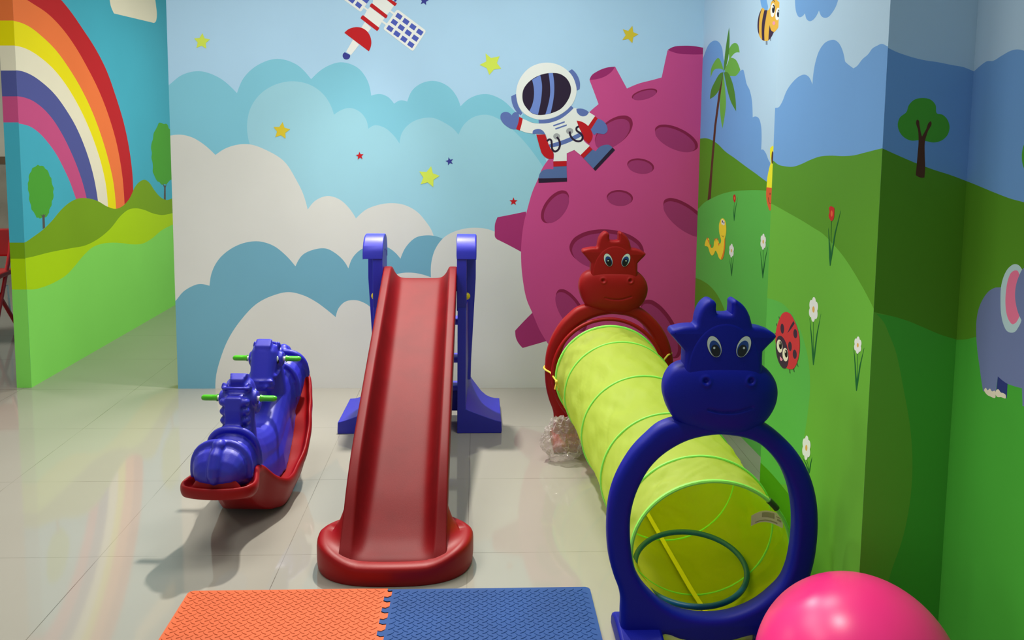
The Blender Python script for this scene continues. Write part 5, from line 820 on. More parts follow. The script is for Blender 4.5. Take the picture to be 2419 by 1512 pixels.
# steps between the posts
for z, y in ((.505, 3.92), (.315, 3.95), (.165, 3.99)):
    mb = MB(); ring = []
    for i in range(16):
        a = 2 * PI * i / 16
        ring.append((.05 * math.copysign(abs(math.cos(a)) ** .6, math.cos(a)), .017 * math.copysign(abs(math.sin(a)) ** .8, math.sin(a))))
    mb.loft([[(x, y - SY + a, z + b) for a, b in ring] for x in (-.176, -.1, 0, .1, .176)])
    mb.build('step', mat('lit_step_blue_plastic', rgb(84, 84, 214), rough=.4, bump=.1), slide)  # post blue lightened, so light on the steps is in the colour
mb = MB(); mb.box((0, 4.03 - SY, .10), (.35, .03, .14)); bevel(mb.build('cross_panel', BLUE, slide), .008)
mb = MB(); mb.box((0, 3.875 - SY, .668), (.35, .07, .022)); bevel(mb.build('top_platform', RED, slide), .006)

# ------------------------------------------------------------------ double horse rocker
TH = math.radians(9.3); RR = .50
RX, RYc = -.822, 3.075
ZR = math.radians(-3.1)
rc = Vector((RX, RYc, RR)) - (Matrix.Rotation(ZR, 3, 'Z') @ Matrix.Rotation(TH, 3, 'X')) @ Vector((0, 0, RR))
rock = thing('horse_rocker', 'blue double horse seesaw rocker with green handles on a red base', 'rocker', rc, (TH, 0, ZR))
def arcz(t): return RR - math.sqrt(RR * RR - min(t * t, RR * RR * .98))
# base tray
zr = [(0, .125), (.06, .127), (.12, .138), (.18, .175), (.235, .262), (.285, .295), (.34, .298), (.40, .306), (.45, .314), (.478, .316)]
hwT = [(0, .150), (.08, .153), (.14, .148), (.19, .122), (.24, .094), (.29, .094), (.34, .112), (.40, .126), (.43, .124), (.455, .108), (.468, .082), (.4755, .050), (.478, .048)]
zrF = [(0, .125), (.06, .130), (.16, .160), (.28, .215), (.38, .262), (.45, .290), (.478, .292)]
hwF = [(0, .150), (.1, .156), (.2, .148), (.3, .130), (.38, .112), (.43, .098), (.455, .082), (.468, .064), (.4755, .042), (.478, .04)]
st = [-.4755, -.468, -.457, -.442, -.425, -.405, -.38, -.35, -.32, -.29, -.26, -.23, -.2, -.17, -.14, -.10, -.06, -.03, 0]
st = st + [-x for x in st[:-1][::-1]]
def hw_at(t): return sinterp(hwF if t > 0 else hwT, abs(t))
def zt_at(t): return sinterp(zrF if t > 0 else zr, min(abs(t), .478))
def zb_at(t):
    a = min(abs(t), .478); k = min(1, max(0, (a - .20) / .15)); k = k * k * (3 - 2 * k)
    return max(arcz(a), zt_at(t) - lerp(.20, .066, k))
ol = [Vector((0, -.4795))] + [Vector((hw_at(t), t)) for t in st] + [Vector((0, .4795))] + [Vector((-hw_at(t), t)) for t in st[::-1]]
n = len(ol); nin = []
for i in range(n):
    d = ((ol[(i + 1) % n] - ol[i]).normalized() + (ol[i] - ol[i - 1]).normalized()).normalized(); nin.append(Vector((-d.y, d.x)))
def tray_ring(off, fz):
    r = []
    for p, q in zip(ol, nin):
        v = p + q * off; r.append((v.x, v.y, fz(p.y)))
    return r
def mix(k): return lambda t: lerp(zt_at(t) - .05, zb_at(t), k)
rings = [tray_ring(o_, f_) for o_, f_ in ((.034, lambda t: zt_at(t) - .030), (.025, lambda t: zt_at(t) - .027), (.018, lambda t: zt_at(t) - .012), (.0135, lambda t: zt_at(t) - .002), (.0085, zt_at), (.003, lambda t: zt_at(t) - .004), (0, lambda t: zt_at(t) - .015),
          (0, lambda t: zt_at(t) - .032), (.005, lambda t: zt_at(t) - .043), (.016, mix(.25)), (.026, mix(.7)), (.036, mix(.95)), (.044, zb_at))]
mb = MB(); mb.loft(rings, cap=False)
m_ = len(st)
for base_i, flip in ((0, False), ((len(rings) - 1) * n, True)):      # floor of the tray and its underside
    R_ = lambda i: base_i + 1 + i
    L_ = lambda i: base_i + n - 1 - i
    fs = [(base_i, R_(0), L_(0))] + [(R_(i), R_(i + 1), L_(i + 1), L_(i)) for i in range(m_ - 1)] + [(R_(m_ - 1), base_i + m_ + 1, L_(m_ - 1))]
    mb.f += fs; mb.mi += [0] * len(fs)
ob = mb.build('base', RED, rock, angle=60)
m = ob.modifiers.new('sub', 'SUBSURF'); m.levels = 1; m.render_levels = 2

def sup(rx, rz, cx, cz, y, n=24, e=2.5):
    r = []
    for i in range(n):
        a = 2 * PI * i / n; c, s = math.cos(a), math.sin(a)
        d = (abs(c) ** e + abs(s) ** e) ** (1 / e)
        r.append((cx + rx * c / d, y, cz + rz * s / d))
    return r
mb = MB()
hull = [(-.452, .03, .322, .350), (-.444, .055, .305, .370), (-.428, .074, .288, .392), (-.40, .087, .272, .411), (-.375, .090, .25, .416), (-.355, .089, .22, .410), (-.335, .086, .20, .398), (-.30, .083, .18, .392), (-.27, .082, .17, .398), (-.25, .082, .16, .404),
        (-.225, .076, .15, .39), (-.18, .070, .13, .36), (-.12, .072, .10, .325), (-.05, .078, .08, .300), (0, .080, .075, .292)]
hull = hull + [(-t, h, a, b) for t, h, a, b in hull[:-1][::-1]]
mb.loft([sup(h, (b - a) / 2, 0, (a + b) / 2, t) for t, h, a, b in hull])
# skirt flaring down to the tray
rg = []
for t in [-.26, -.22, -.17, -.1, -.05, 0, .05, .1, .17, .22, .26]:
    a = abs(t); zb = sinterp(zrF if t > 0 else zr, a) - .025; h = lerp(.098, .072, a / .26); zt = lerp(.235, .30, a / .26)
    rg.append([(-h, t, zb), (h, t, zb), (h * .93, t, (zb + zt) / 2), (h * .70, t, zt), (-h * .70, t, zt), (-h * .93, t, (zb + zt) / 2)])
mb.loft(rg)
for sg in (-1, 1):   # a horse at each end, looking to the middle
    F = lambda x, t, z: (-sg * x, -sg * t, z)      # sg=-1: near horse (t<0) looks towards +t
    def R3(ax, ang): return Matrix.Rotation(ang, 3, ax)
    # neck (t negative for local design)
    nk = [(-.195, .28, .062, .060), (-.19, .36, .058, .056), (-.183, .42, .055, .052), (-.175, .47, .053, .048), (-.165, .512, .050, .044)]
    mb.loft([[F(rx * math.cos(2 * PI * i / 20), t + rt * math.sin(2 * PI * i / 20), z) for i in range(20)] for t, z, rx, rt in nk])
    # head block sloping down and forward
    hd = [(-.168, .538, .030, .012), (-.165, .530, .044, .034), (-.152, .510, .049, .046), (-.135, .480, .049, .046), (-.112, .450, .046, .040), (-.095, .428, .045, .036), (-.085, .412, .048, .036), (-.075, .398, .045, .032), (-.070, .390, .03, .016)]
    dv = Vector((.55, -.83)); pv = Vector((.83, .55))
    rgs = []
    for t, z, rx, rp in hd:
        ring = []
        for i in range(24):
            a = 2 * PI * i / 24; c, s = math.cos(a), math.sin(a); d = (abs(c) ** 3.2 + abs(s) ** 3.2) ** (1 / 3.2)
            ring.append(F(rx * c / d, t + pv.x * rp * s / d, z + pv.y * rp * s / d))
        rgs.append(ring)
    mb.loft(rgs)
    # forelock tuft on the forehead
    q = R3('X', 0)
    mb.loft([[F(hx * c, t, z + dz * s) for c, s in ((1, 1), (-1, 1), (-1, -1), (1, -1))] for t, z, hx, dz in ((-.178, .545, .022, .012), (-.15, .553, .030, .016), (-.122, .530, .030, .022), (-.112, .505, .026, .02), (-.106, .492, .018, .012))])
    # ears
    for e in (-1, 1):
        mb.tube([F(e * .036, -.176, .515), F(e * .045, -.178, .533), F(e * .045, -.176, .546)], [.014, .011, .005], 10)
        # cheek plate + handle hub
        mb.tube([F(e * .045, -.165, 0.481), F(e * .066, -.165, 0.481)], .027, 18)
        # bridle straps
        mb.tube([F(e * .047, -.092, .440), F(e * .052, -.112, .436), F(e * .054, -.14, .44)], .006, 8)
        mb.tube([F(e * .054, -.14, .44), F(e * .056, -.155, .47), F(e * .052, -.165, .51)], .006, 8)
        # mane locks down the side of the neck
        for k in range(6):
            z = .49 - k * .033
            mb.ellipsoid(F(e * .037, -.212 - .003 * k, z), (.016, .020, .0150), 12, 8, rot=R3('X', .4 * sg))
    mb.tube([F(-.05, -.066, .432), F(0, -.056, .436), F(.05, -.066, .432)], .006, 8)
    mb.tube([F(-.05, -.19, .53), F(0, -.2, .536), F(.05, -.19, .53)], .006, 8)
    # nostrils
    for e in (-1, 1): mb.tube([F(e * .026, -.056, .418), F(e * .028, -.049, .412)], .007, 8)
    # flat mane band behind the neck
    mb.loft([[F(hx * c, t + .012 * s, z) for c, s in ((1, 1), (1, -1), (-1, -1), (-1, 1))] for t, z, hx in ((-.246, .34, .026), (-.244, .38, .027), (-.238, .42, .028), (-.228, .47, .028), (-.214, .512, .026))])
    # saddle rims
    for t, h, a, b, lean in ((-.362, .091, .23, .419, -.10), (-.262, .084, .19, .411, .04)):
        pts = []
        for i in range(25):
            an = -.25 + (PI + .5) * i / 24
            c, s = math.cos(an), math.sin(an); d = (abs(c) ** 2.5 + abs(s) ** 2.5) ** (1 / 2.5)
            z = (a + b) / 2 + (b - a) / 2 * s / d
            pts.append(F((h + .003) * c / d, t + lean * (z - b) * -1.6, z + .003))
        mb.tube(pts, .0115, 10)
    # tail lying over the rump, knob at its root
    mb.tube([F(0, -.388, .420), F(0, -.420, .404), F(0, -.445, .372), F(0, -.452, .350), F(0, -.450, .335), F(0, -.442, .322)], [.016, .020, .021, .020, .016, .012], 12)
    mb.ellipsoid(F(0, -.384, .424), (.022, .024, .020), 14, 10)
body = mb.build('body', BLUE, rock, angle=180)
m = body.modifiers.new('fuse', 'REMESH'); m.mode = 'VOXEL'; m.voxel_size = .0042; m.use_smooth_shade = True
m = body.modifiers.new('soften', 'SMOOTH'); m.factor = .5; m.iterations = 4
for sg in (-1, 1):
    for e in (-1, 1):
        F = lambda x, t, z: (-sg * x, -sg * t, z)
        mb = MB(); x0, x1 = .075, .133
        prof = [(x0, .0125), (x0 + .003, .0125), (x0 + .005, .0105), (x0 + .02, .0105), (x1 - .012, .0105), (x1 - .005, .0092), (x1 - .001, .0055), (x1, .002)]
        mb.loft([[F(e * x, -.165 + r * math.cos(2 * PI * k / 18), 0.481 + r * math.sin(2 * PI * k / 18)) for k in range(18)] for x, r in prof])
        hnd = mb.build('handle', GREEN, rock, angle=50)
        mb = MB(); mb.tube([F(e * .058, -.165, 0.481), F(e * .077, -.165, 0.481)], .0085, 16)
        mb.build('collar', WHITEP, hnd)
        mb = MB()
        mb.ellipsoid(F(e * .0495, -.138, .490), (.004, .0085, .014), 14, 8, mi=0)
        mb.ellipsoid(F(e * .0515, -.136, 0.481), (.004, .006, .009), 12, 8, mi=1)
        mb.build('eye', [EYEW, BLACK], rock)

# ------------------------------------------------------------------ cow head arches
HEAD = [(-0.0679, 0.9147), (-0.0615, 0.9379), (-0.055, 0.9581), (-0.044, 0.974), (-0.0314, 0.9818), (-0.0212, 0.9789), (-0.0168, 0.974), (-0.0153, 0.9553), (-0.0129, 0.9462,1), (0.0001, 0.9445), (0.0145, 0.9445), (0.0239, 0.9461,1), (0.0247, 0.964), (0.0253, 0.977), (0.0318, 0.9819), (0.042, 0.977), (0.0569, 0.964), (0.0692, 0.9438), (0.0758, 0.9235), (0.0791, 0.9119,1), (0.0965, 0.9105), (0.1141, 0.9055), (0.1318, 0.8974), (0.1403, 0.8886), (0.1354, 0.8799), (0.1215, 0.8653), (0.1071, 0.8492,1), (0.1068, 0.8331), (0.1084, 0.80,1), (.09, .74,1), (-.075, .74,1), (-0.0906, 0.80,1), (-0.0907, 0.8333), (-0.0903, 0.8494,1), (-0.1038, 0.8654), (-0.1187, 0.8828), (-0.1282, 0.8959), (-0.125, 0.9046), (-0.1137, 0.9089), (-0.0937, 0.9133), (-0.0737, 0.9147)]
MUZ = [(-0.0071, 0.8201), (0.0276, 0.82), (0.0624, 0.8191), (0.0915, 0.817), (0.1085, 0.8120), (0.1241, 0.8008), (0.1394, 0.7832), (0.1505, 0.7625), (0.1554, 0.7359), (0.1526, 0.7122), (0.1433, 0.6885), (0.1296, 0.6677), (0.1097, 0.6515), (0.081, 0.6367), (0.052, 0.6309), (0.0111, 0.632), (-0.0241, 0.6363), (-0.0564, 0.6448), (-0.0888, 0.6568), (-0.111, 0.6717), (-0.1217, 0.6895), (-0.131, 0.7132), (-0.1366, 0.7368), (-0.1366, 0.7573), (-0.1301, 0.7808), (-0.1163, 0.8012), (-0.1007, 0.8110), (-0.0763, 0.8162), (-0.0447, 0.8193)]
OUTER = [(-0.0361, 0.6765), (-0.1122, 0.668), (-0.1469, 0.6542), (-0.1795, 0.6259), (-0.2084, 0.5956), (-0.2371, 0.5519), (-0.2583, 0.5061), (-0.2714, 0.4562), (-0.2758, 0.4022), (-0.2746, 0.3478), (-0.2688, 0.3009), (-0.2565, 0.2538), (-0.2404, 0.2103), (-0.2362, 0.1924), (-0.2351, 0.1429), (-.234, .0, 1),
         (-.1266, .0, 1), (-0.1261, 0.0788), (-0.1221, 0.0888), (-0.1124, 0.0887), (-0.0815, 0.0768), (-0.0477, 0.0701), (-0.0055, 0.0659), (0.0366, 0.067), (0.0701, 0.0726), (0.1035, 0.0818), (0.1187, 0.0833), (0.1225, 0.0755), (.124, .0, 1),
         (.234, .0, 1), (0.2319, 0.116), (0.233, 0.1601), (0.2363, 0.188), (0.2574, 0.2315), (0.2704, 0.2829), (0.2756, 0.3341), (0.2761, 0.3891), (0.2705, 0.4439), (0.2565, 0.4984), (0.2354, 0.545), (0.2031, 0.5914), (0.1678, 0.6261), (0.131, 0.653), (0.072, 0.6761)]
INNER = [(0.0028, 0.6277), (-0.0344, 0.6233), (-0.075, 0.6121), (-0.1117, 0.5932), (-0.1445, 0.5686), (-0.1698, 0.54), (-0.1912, 0.5018), (-0.2069, 0.4596), (-0.2152, 0.4171), (-0.216, 0.3706), (-0.2122, 0.3237), (-0.2023, 0.2727), (-0.1844, 0.2352), (-0.1571, 0.2012), (-0.126, 0.1731), (-0.0912, 0.1527), (-0.0489, 0.1402), (-0.003, 0.1355), (0.0428, 0.1389), (0.0882, 0.1522), (0.1257, 0.1716), (0.1591, 0.199), (0.1884, 0.2324), (0.2021, 0.2679), (0.2098, 0.3112), (0.2134, 0.3584), (0.2125, 0.4054), (0.2055, 0.4522), (0.1921, 0.4989), (0.1714, 0.5415), (0.1435, 0.5764), (0.1123, 0.6034), (0.0818, 0.6169), (0.044, 0.6248)]
ARCH_Z = 1.39644
def fit(pts): return [(p[0] * 1.0385, max(0.0, ARCH_Z - (ARCH_Z - p[1]) * 1.0385) if p[1] > .001 else 0.0) + tuple(p[2:]) for p in pts]
HEAD = fit(HEAD); MUZ = fit(MUZ); OUTER = fit(OUTER); INNER = fit(INNER)
def seg_dist(p, pts):
    best = 9
    for a, b in zip(pts, pts[1:]):
        d = b - a; t = max(0, min(1, (p - a).dot(d) / d.length_squared)); best = min(best, (a + d * t - p).length)
    return best
def cow_arch(label, loc, plastic, size=1.0):
    root = thing('cow_arch', label, 'play arch', loc, group='cow head tunnel arches'); root.scale = (size, size, size)
    v, f = extrude2d([catmull(OUTER, sub=4), catmull(INNER, sub=4)], .056, .019, 4)
    mesh_obj('frame', v, f, plastic, root, angle=50)
    mb = MB()
    v, f = slab(catmull(HEAD, sub=4), .060, .011); mb.add([(x, y - .004, z) for x, y, z in v], f)
    # brow: a raised rounded forehead plate
    brow = [(.0093 + .102 * math.cos(a), .777 + .133 * max(-.42, math.sin(a))) for a in [2 * PI * i / 48 for i in range(48)]]
    v, f = slab(brow, .03, .012); mb.add([(x, y - .0205, z) for x, y, z in v], f)
    # muzzle: a fat rounded pad with nostril dimples and a smile line
    ol = catmull(MUZ, sub=6); c = Vector((.0099, .7013)); n = len(ol)
    smile = [Vector(p) for p in fit([(-0.030, 0.7052), (-.01, .700), (0.0088, 0.6975), (.03, .6975), (0.0494, 0.7007), (0.0797, 0.7095)])]
    nos = [Vector(p) for p in fit([(-.039, .7777), (.0756, .7774)])]
    rings = []
    for s, y in ((.93, .036), (1.0, .026), (1.0, -.012)):
        rings.append([((c + (p - c) * s).x, y, (c + (p - c) * s).y) for p in ol])
    M = 46
    for k in range(1, M):
        s = 1 - k / M; e = 1 - s
        y0 = -.012 - .036 * (1 - s ** 3.2) ** .55
        r = []
        for p in ol:
            q = c + (p - c) * s; y = y0
            for w in nos:
                d = (q - w).length; y += .0075 * math.exp(-(d / .0062) ** 2) - .0022 * math.exp(-((d - .0115) / .004) ** 2)
            d = seg_dist(q, smile); y += .0034 * math.exp(-(d / .0032) ** 2)
            r.append((q.x, y, q.y))
        rings.append(r)
    mb.loft(rings)
    mb.build('head', plastic, root, angle=50)
    for cx, cz, rot, s in ((-.0203, .8437, .52, 1), (.0570, .8434, -.52, -1)):
        eye = MB()
        def disc(ox, oz, a, b, rt, y, mi):
            pts = [(cx + ox + a * math.cos(t) * math.cos(rt) - b * math.sin(t) * math.sin(rt), cz + oz + a * math.cos(t) * math.sin(rt) + b * math.sin(t) * math.cos(rt)) for t in [2 * PI * i / 32 for i in range(32)]]
            eye.loft([[(x, -.030, z) for x, z in pts], [(x, y + .0052, z) for x, z in pts]], mi=mi)
        disc(0, 0, .0180, .0302, rot * .7, -.0416, 0)
        disc(0, 0, .0170, .0292, rot * .7, -.0420, 1)
        disc(.0022 * s, -.0050, .0138, .0225, rot * .7, -.0424, 2)
        disc(.0035 * s, -.0105, .0115, .0165, rot * .5, -.0428, 0)
        disc(-.0005 * s, -.003, .0028, .0030, 0, -.0432, 1)
        eye.build('eye', [BLACK, EYEW, EYEB], root, angle=30)
    for s in (-1, 1):
        mb = MB(); ring = []
        for i in range(20):   # stabiliser foot seen from the side
            a = PI * i / 19
            ring.append((.105 * -math.cos(a), .062 * math.sin(a) ** .55))
        x0, x1 = s * .134, s * .252
        mb.loft([[(x, y, z) for y, z in ring] for x in (x0, x1)])
        bevel(mb.build('foot', plastic, root, angle=50), .008, 2)
    return root
cow_arch('blue plastic cow head arch in front of the near tunnel opening', (.640, 2.16, 0), BLUE2)
cow_arch('red plastic cow head arch behind the far tunnel end by the pink moon', (.592, 3.64, 0), DRED)

# ------------------------------------------------------------------ play tunnel
AX = [(2.272, .674, .209, 0.0, .90), (2.40, .668, .220, .0, .95), (2.735, .655, .230, .02, .985), (3.08, .632, .256, .06, 1), (3.40, .600, .308, .10, 1), (3.555, .578, .335, .06, 1)]   # y, x, z, lean, squash
TR = .229
tun = thing('play_tunnel', 'lime green fabric crawl tunnel between the red and blue arches', 'tunnel', (.64, 2.8, 0))
TB = Vector((.64, 2.8, 0))
AXP = [Vector((a[1], a[0], a[2])) for a in AX]
def axis_at(s):     # s in 0..5
    i = min(int(s), 4); t = s - i
    P = AXP; p0 = P[max(i - 1, 0)]; p1 = P[i]; p2 = P[i + 1]; p3 = P[min(i + 2, 5)]
    def cr(a, b, c, d): return .5 * ((2 * b) + (-a + c) * t + (2 * a - 5 * b + 4 * c - d) * t * t + (-a + 3 * b - 3 * c + d) * t ** 3)
    return Vector((lerp(p1.x, p2.x, t), lerp(p1.y, p2.y, t), cr(p0.z, p1.z, p2.z, p3.z))), lerp(AX[i][3], AX[i + 1][3], t), lerp(AX[i][4], AX[i + 1][4], t)
def ring_pt(s, a, r):
    c, ln, sq = axis_at(s)
    x = r * math.cos(a); z = r * math.sin(a) * sq
    return c + Vector((x, -z * math.sin(ln), z * math.cos(ln))) - TB
mb = MB(); rings = []
NU = 150; NV = 132
for i in range(NU + 1):
    s = 5 * i / NU; fr = s - round(s); sag = 1 - .020 * (math.sin(PI * (s % 1)) ** 1.2)
    r = []
    for j in range(NV):
        a = 2 * PI * j / NV
        env = math.sin(PI * (s % 1)) ** .7 if i not in (0, NU) else 0
        w = noise.noise(Vector((2.2 * math.cos(a) + 3, 2.2 * math.sin(a), s * 2.6))) * .011
        w += noise.noise(Vector((5 * math.cos(a) + s * 1.4, 5 * math.sin(a), s * 3.2 + 9))) * .008
        w -= abs(noise.noise(Vector((7 * math.cos(a + s * .9), 7 * math.sin(a + s * .9), s * 1.4 + 4)))) * .010
        p = ring_pt(s, a, TR * sag + w * env)
        if p.z < .002: p.z = .002
        r.append(p)
    rings.append(r)
mb.loft(rings, cap=False)
# flip so that the outside is the front side of the cloth
fab = mb.build('fabric', FABRIC, tun, angle=180)
bm = bmesh.new(); bm.from_mesh(fab.data); bm.faces.ensure_lookup_table()
f0 = bm.faces[len(bm.faces) // 2]; cen = axis_at(2.5)[0]
if f0.normal.dot(f0.calc_center_median() + TB - cen) < 0: bmesh.ops.reverse_faces(bm, faces=bm.faces)
bm.to_mesh(fab.data); bm.free()
for s in range(6):
    mb = MB(); mb.tube([ring_pt(s, 2 * PI * k / 72, TR + .001) for k in range(72)], (.0042 if 0 < s < 5 else .006), 8, closed=True)
    mb.build('ring', RING, tun)
# woven ribbon along the inside of the tunnel floor, maker's label, sleeve on the rim
mb = MB(); rg = []
for i in range(41):
    s = .02 + 2.7 * i / 40; a = -PI / 2 - .02 - .10 * i / 40
    p = ring_pt(s, a, TR - .006); rg.append([(p.x - .0075, p.y, p.z + .010), (p.x + .0075, p.y, p.z + .010), (p.x + .0075, p.y, p.z + .012), (p.x - .0075, p.y, p.z + .012)])
mb.loft(rg); mb.build('ribbon', RIBBON, tun)
mb = MB(); rg = []
def flap(u, w): return Vector((lerp(.884, .812, u), lerp(2.285, 2.345, u) + .012 * math.sin(PI * u), lerp(.287, .262, u) + w * lerp(.019, .016, u) + .010 * math.sin(PI * u))) - TB
for k in range(9):
    u = k / 8; d = Vector((.0005, .0012, 0)); a, b = flap(u, -1), flap(u, 1); rg.append([a, b, b + d, a + d])
mb.loft(rg); lab = mb.build('care_label', TAG, tun)
mb = MB()
for u0, u1, w0, w1 in ((.25, .62, -.1, .75), (.15, .85, -.72, -.55), (.04, .2, .3, .42), (.05, .16, -.2, .1)):
    n = 4; f = Vector((-.0004, -.0012, 0))
    for i in range(n):
        a, b = lerp(u0, u1, i / n), lerp(u0, u1, (i + 1) / n)
        mb.add([flap(a, w0) + f, flap(b, w0) + f, flap(b, w1) + f, flap(a, w1) + f], [(0, 1, 2, 3)])
mb.build('print', TAGG, lab, smooth=False)
mb = MB(); mb.tube([ring_pt(0, .80 - .018 * k, TR + .002) for k in range(10)], .0092, 10); mb.build('rim_sleeve', SLEEVE, tun)
# cords tying the raised far end to the red arch
def cord(p):
    mb = MB(); mb.tube([Vector(q) - TB for q in p], .0042, 8); return mb
def sh(p): return [(x + .014, y + .135, z * .965 - .012) for x, y, z in p]
m1 = cord(sh([(.335, 3.405, .345), (.312, 3.452, .372), (.292, 3.475, .378), (.286, 3.5, .380), (.292, 3.535, .378), (.325, 3.535, .366), (.352, 3.52, .354), (.358, 3.48, .346), (.345, 3.42, .340)]))
m1.tube([Vector(q) - TB for q in sh([(.336, 3.402, .345), (.330, 3.398, .325), (.327, 3.396, .312)])], .004, 8)
m1.tube([Vector(q) - TB for q in sh([(.338, 3.402, .345), (.342, 3.396, .325), (.341, 3.394, .308)])], .004, 8)
m1.ellipsoid(Vector(sh([(.336, 3.402, .345)])[0]) - TB, (.009, .009, .009), 10, 8)
m1.build('tie_cord', CORD, tun)
cord(sh([(.792, 3.40, .415), (.81, 3.452, .43), (.832, 3.472, .447), (.852, 3.49, .452), (.857, 3.52, .440), (.84, 3.54, .43), (.80, 3.52, .42)])).build('tie_cord', CORD, tun)

# ------------------------------------------------------------------ hoops
def hoop(label, loc, R, r, rot, m):
    mb = MB(); mb.tube([(R * math.cos(2 * PI * k / 96), R * math.sin(2 * PI * k / 96), 0) for k in range(96)], r, 12, closed=True)
    o = mb.build('hula_hoop', m, None); o.location = loc; o.rotation_euler = rot
    return tag(o, label, 'hoop', 'plastic hoops of the tunnel')
hoop('dark teal plastic hoop lying inside the near end of the lime tunnel', (.657, 2.425, .078), .167, .0085, (math.radians(10.5), math.radians(-3), 0), TEAL)
hoop('thin red plastic hoop standing upright round the far rim of the lime tunnel', (.579, 3.575, .340), .2445, .0085, (math.radians(90 - 5), 0, 0), DRED)

# ------------------------------------------------------------------ crumpled clear bag
bm = bmesh.new(); bmesh.ops.create_icosphere(bm, subdivisions=5, radius=1)
for v in bm.verts:
    p = v.co.copy()
    d = 1 + .30 * noise.noise(p * 1.7 + Vector((3, 1, 7))) - .34 * abs(noise.noise(p * 3.1 + Vector((1, 5, 2)))) + .10 * noise.noise(p * 5.5) - .05 * abs(noise.noise(p * 9 + Vector((4, 4, 1))))
    q = Vector((p.x * .092, p.y * .058, p.z * .110)) * d
    if q.z < -.08: q.z = -.08 + (q.z + .08) * .1
    v.co = q + Vector((0, 0, .068))
zmin = min(v.co.z for v in bm.verts)
for v in bm.verts: v.co.z -= zmin
bm2 = bm
me = bpy.data.meshes.new('plastic_bag'); bm.to_mesh(me); bm.free(); me.materials.append(BAG)
for p in me.polygons: p.use_smooth = False
o = bpy.data.objects.new('plastic_bag', me); o.location = (.372, 3.474, .001); o.rotation_euler = (0, 0, .1); link(o)
tag(o, 'crumpled clear plastic bag on the floor beside the far end of the tunnel', 'bag')

# ------------------------------------------------------------------ foam mats
def lozenge(mb, x, y, z, L, W, h, ang, mi=0):
    ca, sa = math.cos(ang), math.sin(ang); n = 8
    base = []; top = []
    for i in range(n):
        t = 2 * PI * i / n; u = L * math.cos(t); w = W * math.sin(t) * (1 - .35 * abs(math.cos(t)))
        base.append((x + u * ca - w * sa, y + u * sa + w * ca, z))
        u *= .8; w *= .55
        top.append((x + u * ca - w * sa, y + u * sa + w * ca, z + h))
    v = base + top
    f = [(i, (i + 1) % n, n + (i + 1) % n, n + i) for i in range(n)] + [tuple(range(n, 2 * n))]
    mb.add(v, f, mi)
MT = .012
def tooth_edge(x0, y0, y1, n, w, flip):
    """wavy dovetail line along Y at x0"""
    pts = []; p = (y1 - y0) / n
    for i in range(n):
        a = y0 + i * p
        pts += [(x0 - w, a + .07 * p), (x0 - w, a + .43 * p), (x0, a + .38 * p) , (x0 + w, a + .57 * p) if False else (x0 + w, a + .52 * p), (x0 + w, a + .98 * p), (x0, a + .95 * p)]
    return pts
def foam(label, x0, x1, y0, y1, m, teeth_left):
    xm = -.259
    te = tooth_edge(xm, y0 + .012, y1 - .012, 10, .0105, False)
    te = [(xm + .012, y0), (xm + .012, y0 + .008)] + te + [(xm - .004, y1 - .010), (xm - .004, y1)]
    c = .014
    if teeth_left:
        ol = te[::-1] + [(x1 - c, y0), (x1 - c * .3, y0 + c * .3), (x1, y0 + c), (x1, y1 - c), (x1 - c * .3, y1 - c * .3), (x1 - c, y1)]
        ol = ol[::-1]
    else:
        ol = [(x0 + c, y1), (x0 + c * .3, y1 - c * .3), (x0, y1 - c), (x0, y0 + c), (x0 + c * .3, y0 + c * .3), (x0 + c, y0)] + te
    bm = bmesh.new(); vs = [bm.verts.new((x, y, 0)) for x, y in ol]
    f = bm.faces.new(vs); r = bmesh.ops.extrude_face_region(bm, geom=[f])
    for e in r['geom']:
        if isinstance(e, bmesh.types.BMVert): e.co.z = MT
    bmesh.ops.triangulate(bm, faces=[q for q in bm.faces if len(q.verts) > 4])
    me = bpy.data.meshes.new('foam_mat'); bmesh.ops.recalc_face_normals(bm, faces=bm.faces); bm.to_mesh(me); bm.free()
    mb = MB(); mb.add([v.co for v in me.vertices], [tuple(p.vertices) for p in me.polygons]); bpy.data.meshes.remove(me)
    px, py = .0262, .0262; i = 0
    y = y0 + .010; row = 0
    while y < y1 - .006:
        x = x0 + .014 + (px / 2 if row % 2 else 0); k = 0
        while x < x1 - .012:
            if abs(x - xm) > .020:
                lozenge(mb, x, y, MT - .0004, .0122, .0040, .0021, math.radians(38 if row % 2 else -38))
            x += px
        y += py / 2; row += 1
    o = mb.build('foam_mat', m, None, angle=30)
    return tag(o, label, 'mat', 'interlocking foam floor mats')
foam('orange foam floor mat with raised tread pattern in front of the slide', -.858, -.259, 1.845, 2.443, FOAM_O, False)
foam('blue foam floor mat with raised tread pattern right of the orange mat', -.259, .351, 1.845, 2.437, FOAM_B, True)

# ------------------------------------------------------------------ ball
mb = MB(); mb.ellipsoid((0, 0, .2165), (.2165, .2165, .2165), 96, 56)
o = mb.build('play_ball', PINKB, None, angle=180); o.location = (.832, 1.693, 0)
tag(o, 'large glossy pink rubber ball on the floor beside the blue arch', 'ball')

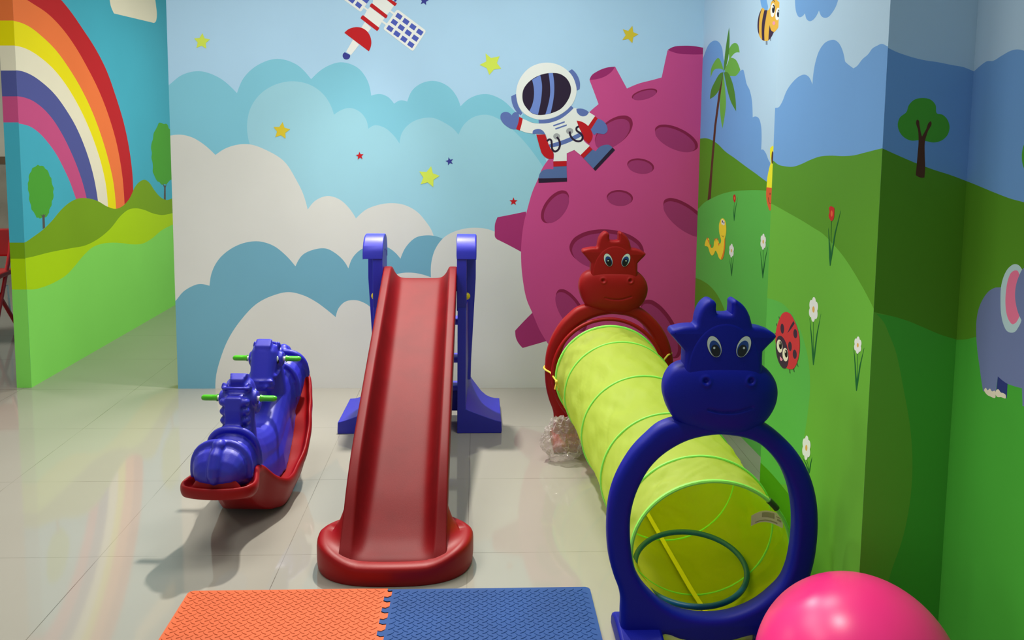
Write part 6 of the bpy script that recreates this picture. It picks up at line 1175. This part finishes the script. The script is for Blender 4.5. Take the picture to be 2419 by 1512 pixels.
# ------------------------------------------------------------------ chair in the next room
ch = thing('folding_chair', 'red plastic folding chair in the next room beyond the left wall edge', 'chair', (-3.36, 5.8, 0), (0, 0, math.radians(8)))
mb = MB(); mb.box((0, .0, .61), (.42, .03, .19)); bevel(mb.build('backrest', CHAIRR, ch), .014)
mb = MB(); mb.box((0, -.17, .415), (.42, .38, .035)); bevel(mb.build('seat', CHAIRR, ch), .014)
for s in (-1, 1):
    mb = MB(); mb.tube([(s * .19, .012, .70), (s * .19, -.02, .55), (s * .19, -.36, .0)], .013, 10); mb.build('leg', CHAIRR, ch)
    mb = MB(); mb.tube([(s * .17, -.30, .40), (s * .17, .10, .0)], .013, 10); mb.build('leg', CHAIRR, ch)
mb = MB(); mb.tube([(.19, -.10, .33), (.17, -.02, .13)], .008, 8); mb.build('link_bar', WHITEP, ch)

# ------------------------------------------------------------------ light
def area(name, loc, size, power, col=(1, .95, .87), rot=(0, 0, 0), shape='DISK', spread=PI):
    l = bpy.data.lights.new(name, 'AREA'); l.energy = power; l.color = col; l.shape = shape; l.size = size; l.spread = spread
    o = bpy.data.objects.new(name, l); o.location = loc; o.rotation_euler = rot; link(o); return o
def spot(name, loc, aim, power, size=100, blend=.8, radius=.05, col=(1, .94, .85)):
    l = bpy.data.lights.new(name, 'SPOT'); l.energy = power; l.color = col; l.spot_size = math.radians(size); l.spot_blend = blend; l.shadow_soft_size = radius
    o = bpy.data.objects.new(name, l); o.location = loc; link(o)
    o.rotation_euler = (Vector(aim) - Vector(loc)).to_track_quat('-Z', 'Y').to_euler(); return o
spot('ceiling_spotlight', (-.36, 4.2, 2.55), (-.9, 2.95, 0), 300, 90, .9, .05)
spot('ceiling_spotlight', (.12, 1.95, 2.57), (.45, 1.5, 0), 80, 64, .9, .07)
area('fill_panel', (.30, 3.25, 2.58), .55, 17, shape='SQUARE')  # added soft fill that keeps the tunnel and right side bright
area('fill_panel', (-1.1, 3.0, 2.58), 1.0, 21, shape='SQUARE')
area('fill_panel', (-.75, 5.7, 2.58), .6, 34, shape='SQUARE')  # added behind the back wall to brighten the left wall through the gap
area('fill_panel', (-1.2, 2.0, 2.58), .6, 10, shape='SQUARE')
area('fill_panel', (-4.6, 5.4, 2.58), .6, 36, shape='SQUARE')
wd = bpy.data.worlds.new('world'); SC.world = wd; wd.use_nodes = True
bg = wd.node_tree.nodes['Background']; bg.inputs[0].default_value = (.93, 1, 1, 1); bg.inputs[1].default_value = .46

# ------------------------------------------------------------------ camera
cam = bpy.data.cameras.new('camera'); co = bpy.data.objects.new('camera', cam); link(co)
cam.sensor_fit = 'HORIZONTAL'; cam.sensor_width = 36; cam.lens = 1989.38 / 2419 * 36
cam.shift_x = 0; cam.shift_y = -(756 - 512.1) / 2419
r2 = Vector((0.9991, -0.0409, 0.0099)); d2 = Vector((0.0058, -0.1014, -0.9948)); fw = Vector((0.0417, 0.994, -0.101))
fw.normalize(); r2 = (r2 - fw * r2.dot(fw)).normalized(); up = r2.cross(fw).normalized()
M = Matrix.Identity(4)
for i in range(3):
    M[i][0] = r2[i]; M[i][1] = up[i]; M[i][2] = -fw[i]
M[0][3] = 0; M[1][3] = 0; M[2][3] = 1.39644
co.matrix_world = M
cam.clip_start = .05
SC.camera = co
SC.view_settings.view_transform = 'Standard'; SC.view_settings.look = 'None'; SC.view_settings.gamma = 1
SC.view_settings.use_curve_mapping = False; SC.view_settings.exposure = 0.36
